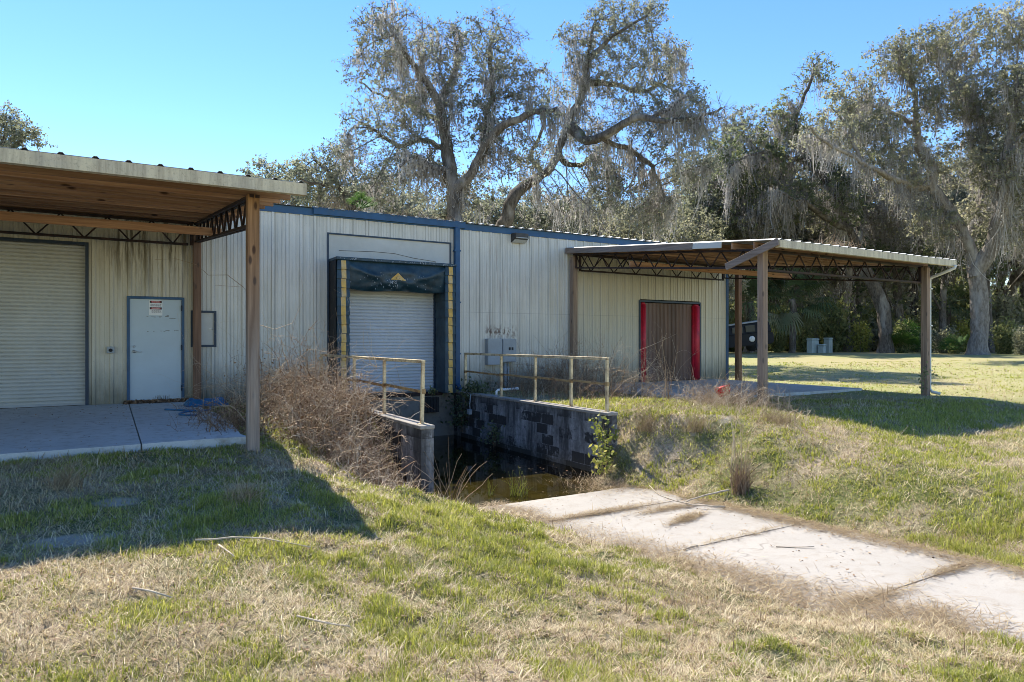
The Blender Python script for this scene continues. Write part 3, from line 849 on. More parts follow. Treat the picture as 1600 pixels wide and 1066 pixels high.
# ------------------------------------------------------------------ dock shelter
sh = empty('dock_shelter', (5.8, WALL_Y, 0.0), 'sagging navy vinyl dock shelter with yellow strips round the roll-up door', 'dock shelter')
SX0, SX1, SY0, SZ = 4.34, 7.25, 14.82, 3.10
yb = WALL_Y - 0.015
def pad(x0, x1, seed):
    """Soft pleated side pad: every pleat overlaps the one below it."""
    rs = random.Random(seed); mb = MB()
    z = -0.02; n = 15; h = (SZ - 0.06 + 0.02) / n
    for k in range(n):
        j = rs.uniform(-0.012, 0.012)
        z0 = z + k * h; z1 = z0 + h * 1.04
        vs = []
        for zz, o in ((z0, 0.022), (z0 + h * 0.2, 0.018), (z1, -0.004)):
            vs += [(x0 - o * 0.5 + j * 0.3, yb, zz), (x0 - o * 0.5 + j * 0.3, SY0 - o, zz), ((x0 + x1) / 2, SY0 - o - 0.016, zz + j), (x1 + o * 0.5, SY0 - o, zz), (x1 + o * 0.5, yb, zz)]
        fs = []
        for r in range(2):
            for q in range(4): fs.append((r*5 + q, r*5 + q + 1, r*5 + q + 6, r*5 + q + 5))
        fs += [(4, 3, 2, 1, 0), (10, 11, 12, 13, 14)]
        mb.add(vs, fs, False)
    return mb
for x0, x1, sd in ((SX0 + 0.005, 4.62, 2), (6.99, SX1 - 0.005, 4)):
    o = pad(x0, x1, sd).build('side_pad', MAT['seal'], sh)
    rs = random.Random(sd); z = 0.02; h = (SZ - 0.05) / 15
    for k in range(15):
        zz = -0.02 + k * (SZ - 0.04) / 15
        j = rs.uniform(-0.008, 0.008); xm = (x0 + x1) / 2 + j
        vs = []
        for q, o_ in ((0.0, 0.026), (0.5, 0.016), (0.97, 0.004)):
            z1 = zz + 0.006 + q * (SZ - 0.04) / 15
            for dx, dd in ((-0.055, 0.006), (0.0, 0.02), (0.055, 0.006)): vs.append((xm + dx, SY0 - o_ - dd - 0.003, z1 + rs.uniform(-0.004, 0.004)))
        MB().add(vs, [(0, 1, 4, 3), (1, 2, 5, 4), (3, 4, 7, 6), (4, 5, 8, 7)], True).build('yellow_strip', MAT['yellow'], o)
# outer shell: roof board and side boards
mb = MB(); mb.box((SX0 - 0.03, SY0 - 0.03, SZ - 0.05), (SX1 + 0.03, yb, SZ + 0.02), 0.01); mb.build('top_board', MAT['seal'], sh)
MB().box((SX0 - 0.022, SY0 + 0.03, -0.05), (SX0 - 0.012, yb, SZ - 0.052)).build('side_board', MAT['rubber'], sh); MB().box((SX1 + 0.014, SY0 + 0.03, 0.0), (SX1 + 0.024, yb, SZ - 0.052)).build('side_board', MAT['rubber'], sh)
# head curtain, sagging between its two upper corners
nu, nv = 44, 16; vs = []
for j in range(nv + 1):
    t = j / nv
    for i in range(nu + 1):
        s = i / nu
        x = SX0 + 0.26 + s * (SX1 - SX0 - 0.50)
        sag = 4 * s * (1 - s)
        z = SZ - 0.04 - t * (0.62 + 0.05 * sag + 0.025 * math.sin(s * 9))
        swag = math.sin(math.pi * t) * (0.03 + 0.05 * sag) + 0.02 * math.sin(t * 16 + sag * 9) * sag * t
        diag = 0.035 * math.exp(-((t - 0.15 - 1.5 * s) / 0.09)**2) + 0.035 * math.exp(-((t - 0.15 - 1.5 * (1 - s)) / 0.09)**2) + 0.018 * math.exp(-((t - 0.3 - 0.7 * s) / 0.06)**2) + 0.018 * math.exp(-((t - 0.35 - 0.6 * (1 - s)) / 0.06)**2)
        y = SY0 + 0.05 - swag - diag + 0.10 * t * t
        vs.append((x, y, z))
W = nu + 1
mb = MB(); mb.add(vs, [(j*W + i, j*W + i + 1, (j+1)*W + i + 1, (j+1)*W + i) for j in range(nv) for i in range(nu)], True)
hc = mb.build('head_curtain', MAT['seal'], sh)
def on_curtain(s, t, off=0.012):
    i = min(nu - 1, int(s * nu)); j = min(nv - 1, int(t * nv)); fu = s * nu - i; fv = t * nv - j
    a, b, c, d = (Vector(vs[j*W + i]), Vector(vs[j*W + i + 1]), Vector(vs[(j+1)*W + i + 1]), Vector(vs[(j+1)*W + i]))
    return (a.lerp(b, fu)).lerp(d.lerp(c, fu), fv) + Vector((0, -off, 0))
def patch(poly, n=6):
    """A flat mark laid on the curtain: triangle fan that follows the cloth."""
    mb = MB(); cs = sum(p[0] for p in poly) / len(poly); ct = sum(p[1] for p in poly) / len(poly)
    for a, b in zip(poly, poly[1:] + poly[:1]):
        for k in range(n):
            for l in range(n - k):
                def P(u, v): return on_curtain(cs + (a[0]-cs)*u/n + (b[0]-cs)*v/n, ct + (a[1]-ct)*u/n + (b[1]-ct)*v/n)
                mb.add([P(k, l), P(k+1, l), P(k, l+1)], [(0, 1, 2)])
                if k + l < n - 1: mb.add([P(k+1, l), P(k+1, l+1), P(k, l+1)], [(0, 1, 2)])
    return mb
em = patch([(0.485, 0.36), (0.41, 0.60), (0.57, 0.64)]).build('emblem', MAT['yellow'], hc)
mb = MB()
for a in range(10):
    t0 = a / 10 * 4.6; t1 = (a + 1) / 10 * 4.6
    p = on_curtain(0.487 + 0.018 * math.cos(t0) , 0.545 + 0.045 * math.sin(t0), 0.016); q = on_curtain(0.487 + 0.018 * math.cos(t1), 0.545 + 0.045 * math.sin(t1), 0.016)
    mb.bar(p, q, 0.012, 0.003)
mb.build('emblem_mark', MAT['black'], em)
mb = MB(); rs = random.Random(8)
for k in range(90):
    s = min(0.97, max(0.03, rs.gauss(0.62, 0.16) if k < 60 else rs.gauss(0.3, 0.1))); t = rs.uniform(0.35, 0.9)
    if k < 26: s = 0.39 + rs.random() * 0.08; t = rs.uniform(0.62, 0.85)
    p = on_curtain(s, t, 0.008); r = rs.uniform(0.004, 0.012)
    mb.bar(p, p + Vector((rs.uniform(-0.3, 0.3) * r, 0, -r * rs.uniform(1, 4))), r, 0.002, up=(0, 1, 0))
for k in range(60):
    x = rs.uniform(SX0, SX1); r = rs.uniform(0.004, 0.010); mb.box((x, SY0 - 0.0335, SZ - 0.045 + rs.random() * 0.05), (x + r * 2, SY0 - 0.029, SZ - 0.04 + rs.random() * 0.05))
mb.build('paint_speck', MAT['elec'], hc)

# ------------------------------------------------------------------ loading pit: dock face and the two retaining walls
dk = empty('dock_wall', (5.75, WALL_Y, -1.3), 'dirty concrete dock face under the roll-up door with black bumpers', 'dock wall')
mb = MB(); mb.box((PIT_X0 - 0.02, WALL_Y - 0.19, -1.45), (PIT_X1 + 0.02, WALL_Y - 0.02, 0.0), 0.01); mb.build('face', MAT['dockwall'], dk)
MB().box((4.7, WALL_Y - 0.215, -0.10), (7.1, WALL_Y - 0.192, -0.004), 0.004).build('edge_plate', MAT['truss'], dk)
for x in (4.55, 6.55):
    mb = MB()
    for k in range(5): mb.box((x + k * 0.078, WALL_Y - 0.34, -0.50), (x + 0.074 + k * 0.078, WALL_Y - 0.217, -0.13), 0.006)
    mb.build('bumper', MAT['rubber'], dk)

def top_z(y, a, b):
    return a + (b - a) * (WALL_Y - y) / (WALL_Y - PIT_Y)
def retaining(x0, x1, label, z_end):
    r = empty('retaining_wall', ((x0 + x1) / 2, 12.2, -1.3), label, 'retaining wall')
    mb = MB(); ye = WALL_Y - 0.20
    vs = [(x, y, z) for x in (x0, x1) for y, z in ((PIT_Y, -1.5), (ye, -1.5), (ye, -0.055), (PIT_Y, z_end - 0.055))]
    mb.add(vs, [(0, 1, 2, 3), (7, 6, 5, 4), (0, 4, 5, 1), (1, 5, 6, 2), (2, 6, 7, 3), (3, 7, 4, 0)])
    mb.build('block_face', MAT['blocks'], r)
    mb = MB(); mb.bar((( x0 + x1) / 2, PIT_Y - 0.01, z_end - 0.0285), ((x0 + x1) / 2, ye, -0.0285), x1 - x0 + 0.03, 0.055, c=0.008)
    mb.build('cap', MAT['cap'], r)
retaining(PIT_X0 - 0.20, PIT_X0, 'stained block retaining wall beside the dead brush, with a short railing on it', 0.0)
retaining(PIT_X1, PIT_X1 + 0.20, 'black stained block retaining wall below the electrical boxes, seen from its face', 0.0)

def railing(x, ys, label, lean=0.0):
    r = empty('railing', (x, sum(ys) / len(ys), 0.0), label, 'railing')
    hgt = 0.93
    for i, y in enumerate(ys):
        mb = MB(); l = lean if i == len(ys) - 1 else 0
        mb.bar((x, y, -0.005), (x + l, y, hgt - 0.026), 0.05, 0.05, up=(0, 1, 0), c=0.004)
        mb.box((x - 0.055, y - 0.055, -0.004), (x + 0.055, y + 0.055, 0.006))
        p = mb.build('post', MAT['rail'], r)
        MB().box((x + l - 0.03, y - 0.03, 0.45), (x + l + 0.03, y + 0.03, 0.52)).build('joint', MAT['rail_rust'], p)
    mb = MB(); mb.bar((x + lean, ys[-1] - 0.03, hgt), (x, ys[0] + 0.03, hgt), 0.052, 0.05, c=0.004); mb.build('top_rail', MAT['rail'], r)
    for a, b in zip(ys[:-1], ys[1:]):
        mb = MB(); mb.bar((x, a - 0.03, 0.50), (x, b + 0.03, 0.48), 0.032, 0.04); mb.build('mid_rail', MAT['rail_rust'], r)
railing(PIT_X0 - 0.09, [14.9, 12.6, 10.95, 9.35], 'short rusty yellow railing in front of the dock roll-up door', 0.02)
railing(PIT_X1 + 0.10, [14.75, 13.0, 11.6, 10.35, 9.28], 'longer rusty yellow railing in front of the electrical boxes')

pp = MB(); pp.tube([(7.72, 13.6, -0.05), (7.72, 13.6, 0.07), (7.76, 13.6, 0.10), (8.35, 13.75, 0.10)], 0.03, 10)
pp.tube([(8.35, 13.75, 0.10), (8.40, 13.76, 0.10)], 0.038, 10)
tag(pp.build('drain_pipe', MAT['white']), 'white plastic pipe elbow lying behind the long railing', 'pipe')
pb = MB(); pb.tube([(7.36, 14.2, -0.02), (7.33, 14.2, -0.25), (7.34, 14.2, -0.38)], 0.014, 8); pb.box((7.28, 14.14, -0.50), (7.37, 14.26, -0.38), 0.008)
tag(pb.build('outlet_box', MAT['elec']), 'small grey outlet box on a pipe hanging inside the loading pit', 'outlet box')

# ------------------------------------------------------------------ open roofs on posts and bar joists
def roof_under(y): return 3.165 + (y - 8.40) * 0.094
def joist(name, p0, p1, depth, parent, panel=0.58):
    """Open web steel joist: two chords of paired angles with a zigzag of rods between them."""
    p0 = Vector(p0); p1 = Vector(p1); d = p1 - p0; L = d.length; d.normalize(); dn = Vector((0, 0, -depth))
    up = Vector((0, 0, 1)); side = d.cross(up).normalized()
    a = p0; b = p1
    c = MB()
    for s in (-1, 1): c.bar(a + side * s * 0.034 - up * 0.020, b + side * s * 0.034 - up * 0.020, 0.05, 0.04)
    root = c.build(name, MAT['truss'], parent)
    c = MB(); a2 = p0 + d * 0.10 + dn; b2 = p1 - d * 0.10 + dn
    for s in (-1, 1): c.bar(a2 + side * s * 0.032 + up * 0.018, b2 + side * s * 0.032 + up * 0.018, 0.046, 0.036)
    c.build('bottom_chord', MAT['truss'], root)
    w = MB(); n = max(2, int(round(L / panel))); st = L / n
    for k in range(n):
        q0 = p0 + d * (k * st) - up * 0.03; q1 = p0 + d * ((k + 0.5) * st) + dn + up * 0.015; q2 = p0 + d * ((k + 1) * st) - up * 0.03
        if k == 0: q0 = p0 + d * 0.08 - up * 0.03
        if k == n - 1: q2 = p1 - d * 0.08 - up * 0.03
        w.tube([q0, q1], 0.016, 6); w.tube([q1, q2], 0.016, 6)
    w.build('web', MAT['truss'], root)
    for p in (p0 + d * 0.04, p1 - d * 0.04): MB().bar(p - up * 0.042, p + dn, 0.05, 0.05, up=d).build('end_plate', MAT['truss'], root)
    return root

def open_roof(label, x0, x1, joist_x, front_joist, posts, broken=False):
    r = empty('lean_to', (sum(joist_x) / len(joist_x), 12.0, 0.0), label, 'lean-to')
    YF, YB = 8.40, WALL_Y - 0.06
    # ribbed roof sheet
    mb = MB(); prof = []
    x = x0
    while x < x1 - 0.02:
        for dx, dz in ((0, 0), (0.02, 0.022), (0.05, 0.022), (0.07, 0)): prof.append((x + dx, dz))
        x += 0.3048
    prof.append((x1, 0))
    sl = 0.004
    vs = []
    for y in (YF - 0.05, YB):
        for px, dz in prof: vs.append((px, y, roof_under(y) + 0.012 + dz))
    for y in (YF - 0.05, YB):
        for px, dz in prof: vs.append((px, y, roof_under(y) + 0.006 + dz))
    n = len(prof)
    fs = [(i, i + 1, n + i + 1, n + i) for i in range(n - 1)] + [(2*n + i, 3*n + i, 3*n + i + 1, 2*n + i + 1) for i in range(n - 1)]
    fs += [(i, 2*n + i, 2*n + i + 1, i + 1) for i in range(n - 1)]
    fs += [(n - 1, 3*n - 1, 4*n - 1, 2*n - 1), (0, n, 3*n, 2*n)]
    mb.add(vs, fs); mb.build('roof_sheet', MAT['galv'], r)
    # purlins on edge
    k = 0; y = YF + 0.03
    while y < YB - 0.03:
        mb = MB(); z = roof_under(y)
        jx = (k % 3) * 0.01; z -= 0.004 * ((k * 7) % 4)
        mb.bar((x0 + 0.03 + jx, y, z - 0.070), (x1 - 0.03 - jx, y, z - 0.070), 0.040, 0.138, up=(0, 0.0, 1), c=0.007)
        mb.build('purlin', MAT['deck'], r)
        k += 1; y += 0.56
    # gutter on the front edge
    g = [(0.0, 0.005), (0.0, -0.135), (0.095, -0.135), (0.118, -0.122), (0.118, -0.106), (0.088, -0.092), (0.088, -0.086), (0.108, -0.02), (0.126, -0.006), (0.126, 0.02), (0.116, 0.02), (0.110, -0.002)]
    mb = MB(); zf = roof_under(YF - 0.02)
    mb.prism(g, (x1 + 0.01, YF - 0.055, zf - 0.005), (x0 - 0.01, YF - 0.055, zf - 0.005))
    gt = mb.build('gutter', MAT['gutter'], r)
    for x in joist_x:
        joist('joist', (x, 8.82, roof_under(8.82) - 0.142), (x, 15.22, roof_under(15.22) - 0.142), 0.40, r)
    zb = roof_under(15.12) - 0.142
    joist('joist', (joist_x[0] + 0.06 if len(joist_x) > 1 else x0, 15.10, zb), (joist_x[-1] - 0.08, 15.10, zb), 0.47, r, 0.80)
    if front_joist:
        zf2 = roof_under(8.95) - 0.142
        joist('joist', (joist_x[0] + 0.06, 8.98, zf2 - 0.0), (joist_x[-1] - 0.06, 8.98, zf2), 0.43, r)
    zb = roof_under(12.8) - 0.142 - 0.40
    mb = MB(); mb.bar((joist_x[0] - 0.14, 12.75, zb + 0.105), (joist_x[-1] + 0.14, 12.75, zb + 0.105), 0.04, 0.14, c=0.003); mb.build('tie_beam', MAT['beam'], r)
    for (x, y, m, w) in posts:
        gz = float(ground_z(x, y)) - 0.12
        zt = roof_under(y) - 0.145 if y < 12 else roof_under(15.1) - 0.20
        mb = MB(); mb.bar((x, y, gz), (x, y, zt), w, w, up=(0, 1, 0), c=0.006)
        p = mb.build('post', MAT[m], r)
    return r, gt
JX = 1.55
la, _ = open_roof('wooden lean-to roof over the white steel door, its gutter cream and posts tan', -9.0, 2.06, [-4.6, JX], False,
          [(JX - 0.01, 8.90, 'post', 0.142), (JX, 15.24, 'post_red', 0.15)])
ra, rg = open_roof('lean-to roof on steel joists over the red framed door, one corner board hanging loose', 10.93, 17.38, [11.15, 17.08], True,
          [(11.12, 8.90, 'post_grey', 0.142), (17.08, 8.90, 'post_grey', 0.15), (11.13, 15.24, 'post_grey', 0.16), (17.68, 15.10, 'post_red', 0.16)])
# rake board on the gable, its last length broken loose
xg = 10.90
def rk(y, dz=0.0): return (xg, y, roof_under(y) - 0.065 + dz)
MB().bar(rk(15.30), rk(10.55), 0.035, 0.15, c=0.004).build('rake_board', MAT['beam_y'], ra)
MB().bar((xg + 0.0, 10.54, roof_under(10.54) - 0.06), (xg, 9.75, roof_under(9.75) - 0.055), 0.035, 0.13, c=0.004).build('rake_board', MAT['flat_panel'], ra)
MB().bar((xg - 0.01, 8.36, 3.13), (xg - 0.015, 9.62, 2.76), 0.035, 0.145, c=0.004).build('hanging_board', MAT['beam_y'], ra)
# downspout of the right roof
mb = MB(); x = 17.24
mb.tube([(x, 8.30, 3.05), (x, 8.31, 2.98), (x - 0.03, 8.60, 2.86), (x - 0.05, 8.84, 2.78), (x - 0.05, 8.86, 2.70), (x - 0.05, 8.86, 0.08), (x - 0.05, 8.80, 0.0), (x - 0.05, 8.62, -0.03)], 0.036, 8)
for z in (0.5, 1.6, 2.5): mb.box((x - 0.095, 8.81, z), (x - 0.005, 8.91, z + 0.03))
mb.build('downspout', MAT['spout'], ra)

# ------------------------------------------------------------------ trees
MAT['bark'] = m_bark('live_oak_bark', (0.055, 0.046, 0.038), (0.17, 0.148, 0.125), 0.9)
MAT['bark_pale'] = m_bark('grey_oak_bark', (0.12, 0.10, 0.082), (0.30, 0.265, 0.225), 0.3)
MAT['leaf_oak'] = m_leaf('grey_green_oak_leaves', [(0.085, 0.098, 0.075), (0.175, 0.19, 0.15), (0.265, 0.28, 0.225), (0.34, 0.34, 0.28), (0.41, 0.35, 0.265)], 0.6)
MAT['leaf_green'] = m_leaf('green_oak_leaves', [(0.065, 0.085, 0.05), (0.14, 0.17, 0.092), (0.23, 0.25, 0.145), (0.35, 0.35, 0.22)], 0.6)
MAT['leaf_dry'] = m_leaf('tan_oak_leaves', [(0.14, 0.15, 0.105), (0.26, 0.265, 0.19), (0.37, 0.36, 0.275), (0.46, 0.42, 0.33)], 0.6)
MAT['moss'] = m_leaf('spanish_moss', [(0.26, 0.24, 0.215), (0.39, 0.365, 0.335), (0.53, 0.50, 0.46), (0.63, 0.605, 0.565)], 0.55, 0.9, (1, 1, 1))
MAT['shrub'] = m_leaf('mixed_shrub_leaves', [(0.08, 0.10, 0.045), (0.16, 0.19, 0.08), (0.28, 0.29, 0.13), (0.42, 0.39, 0.19)], 0.5)
MAT['shrub_yellow'] = m_leaf('yellow_green_leaves', [(0.12, 0.15, 0.03), (0.25, 0.28, 0.07), (0.42, 0.41, 0.11), (0.46, 0.40, 0.15)], 0.45)
MAT['palm'] = m_leaf('palm_fronds', [(0.05, 0.085, 0.045), (0.10, 0.15, 0.075), (0.16, 0.21, 0.11), (0.28, 0.27, 0.17)], 0.4, 0.5)
MAT['palm_light'] = m_leaf('bright_palm_fronds', [(0.045, 0.10, 0.025), (0.09, 0.17, 0.04), (0.17, 0.25, 0.07)], 0.4, 0.7)

def resample(pts, step):
    pts = np.array(pts, float)
    # smooth through the given points
    out = [pts[0]]
    P = np.vstack([2*pts[0]-pts[1], pts, 2*pts[-1]-pts[-2]])
    for i in range(1, len(P) - 2):
        n = max(1, int(np.linalg.norm(P[i+1]-P[i]) / step + 0.5))
        for k in range(1, n + 1):
            t = k / n
            a, b, c, d = P[i-1], P[i], P[i+1], P[i+2]
            out.append(0.5*((2*b)+(-a+c)*t+(2*a-5*b+4*c-d)*t*t+(-a+3*b-3*c+d)*t**3))
    return np.array(out)

def grow(limbs, blobs, rng, step=0.38, n_attr=1400, iters=70, kill=0.55, wiggle=0.05, reach=5.0):
    """Space colonisation. limbs: (points, r0, r1); blobs: (centre, radii, weight). Returns nodes, parents, radii."""
    nodes = []; par = []; rad = []; chains = []
    for li, (pts, r0, r1) in enumerate(limbs):
        q = resample(pts, step)
        w = np.cumsum(rng.normal(0, wiggle, q.shape) * 0.5, 0); w -= np.linspace(0, 1, len(q))[:, None] * w[-1] * 0.8
        q = q + w
        if li == 0: base = -1; s = 0
        else:
            arr = np.array(nodes); base = int(np.argmin(((arr - q[0])**2).sum(1))); s = 1
        ch = [base] if base >= 0 else []
        for k in range(s, len(q)):
            ch.append(len(nodes))
            par.append(base); base = len(nodes); nodes.append(q[k]); rad.append(r0 + (r1 - r0) * (k / max(1, len(q) - 1))**0.85)
        chains.append(ch)
    nodes = np.array(nodes); par = list(par); fixed = len(nodes)
    wts = np.array([b[2] * np.prod(b[1])**(2/3) for b in blobs]); cnt = rng.multinomial(n_attr, wts / wts.sum())
    A = []
    for (c, r, w), n in zip(blobs, cnt):
        d = rng.normal(size=(n, 3)); d /= np.linalg.norm(d, axis=1)[:, None]
        rr = rng.random(n)[:, None]**0.42
        A.append(np.array(c) + d * rr * np.array(r))
    A = np.vstack(A)
    best = np.full(len(A), 1e9); bi = np.zeros(len(A), int)
    def update(start):
        for s in range(start, len(nodes), 400):
            blk = nodes[s:s+400]
            d = ((A[:, None, :] - blk[None])**2).sum(2)
            j = d.argmin(1); dm = d[np.arange(len(A)), j]
            m = dm < best
            best[m] = dm[m]; bi[m] = j[m] + s
    update(0)
    tried = {}
    for it in range(iters):
        if len(A) == 0: break
        act = np.sqrt(best) < (reach if it > 25 else 30)
        if not act.any(): break
        dirs = A[act] - nodes[bi[act]]; dirs /= np.linalg.norm(dirs, axis=1)[:, None] + 1e-9
        u, inv = np.unique(bi[act], return_inverse=True)
        acc = np.zeros((len(u), 3)); np.add.at(acc, inv, dirs)
        acc += rng.normal(0, 0.35, acc.shape)
        acc /= np.linalg.norm(acc, axis=1)[:, None] + 1e-9
        new = nodes[u] + acc * step * rng.uniform(0.8, 1.2, (len(u), 1))
        ok = np.ones(len(u), bool)
        for k, uu in enumerate(u):
            c = tried.get(uu, 0); tried[uu] = c + 1
            if c > 4: ok[k] = False
        if not ok.any(): break
        s = len(nodes)
        nodes = np.vstack([nodes, new[ok]]); par += list(u[ok])
        update(s)
        alive = np.sqrt(best) > kill
        # attractors whose node has been tried too often are dropped
        A = A[alive]; best = best[alive]; bi = bi[alive]
    n = len(nodes); par = np.array(par)
    e = 2.4; acc = np.zeros(n); r = np.zeros(n); kids = np.bincount(par[par >= 0], minlength=n)
    for i in range(n - 1, -1, -1):
        ri = max(acc[i], 0.010**e)**(1/e)
        if i < fixed: ri = max(rad[i], min(ri, rad[i] * 1.05))
        r[i] = ri
        if par[i] >= 0: acc[par[i]] += (min(ri, 0.5))**e * (1.0 if i >= fixed else 0.0)
    return nodes, par, r, kids, fixed, chains

def frusta(P0, P1, r0, r1, n):
    """All segments as tapered n-sided tubes."""
    d = P1 - P0; L = np.linalg.norm(d, axis=1)[:, None] + 1e-9; d = d / L
    h = np.where(np.abs(d[:, 2:3]) < 0.9, np.array([[0, 0, 1.0]]), np.array([[1.0, 0, 0]]))
    a = np.cross(d, h); a /= np.linalg.norm(a, axis=1)[:, None] + 1e-9; b = np.cross(d, a)
    t = np.arange(n) * 2 * np.pi / n
    ring = a[:, None, :] * np.cos(t)[None, :, None] + b[:, None, :] * np.sin(t)[None, :, None]
    V0 = P0[:, None] + ring * r0[:, None, None]; V1 = P1[:, None] + ring * r1[:, None, None]
    V = np.concatenate([V0, V1], 1).reshape(-1, 3)
    k = np.arange(n); k2 = (k + 1) % n
    F = np.stack([k, k2, k2 + n, k + n], 1)
    F = (F[None] + (np.arange(len(P0)) * 2 * n)[:, None, None]).reshape(-1, 4)
    return V, F

def quads_leaves(C, size, rng, aspect=1.9, flat=0.0):
    """One rhombic leaf per centre."""
    n = len(C)
    a = rng.normal(size=(n, 3)); a /= np.linalg.norm(a, axis=1)[:, None]
    b = rng.normal(size=(n, 3)); b -= a * (a * b).sum(1)[:, None]; b /= np.linalg.norm(b, axis=1)[:, None]
    s = size * rng.uniform(0.6, 1.35, n)[:, None]
    V = np.stack([C - a*s*aspect*0.5, C + b*s*0.5, C + a*s*aspect*0.5, C - b*s*0.5], 1).reshape(-1, 3)
    F = np.arange(4*n).reshape(n, 4)
    return V, F

def ribbons(P, L, w, rng, segs=4, sway=0.12, drop=(0, 0, -1)):
    """Hanging ribbons from points P with lengths L."""
    n = len(P); ang = rng.random(n) * np.pi
    side = np.stack([np.cos(ang), np.sin(ang), 0*ang], 1)
    off = rng.normal(0, sway * 1.5, (n, 2))
    V = []
    for k in range(segs + 1):
        t = k / segs
        c = P + np.stack([off[:, 0]*t*t*L, off[:, 1]*t*t*L, -t*L], 1) + side * (0.04 * np.sin(t*5 + ang*3))[:, None] * L[:, None] * 0.6
        ww = (w * (1 - 0.85 * t**1.5) * (0.7 + 0.3 * np.sin(t*7 + ang*5)))[:, None] * 0.5
        V += [c - side*ww, c + side*ww]
    V = np.stack(V, 1).reshape(-1, 3)
    f = np.array([[2*k, 2*k+1, 2*k+3, 2*k+2] for k in range(segs)])
    F = (f[None] + (np.arange(n) * (2*segs + 2))[:, None, None]).reshape(-1, 4)
    return V, F

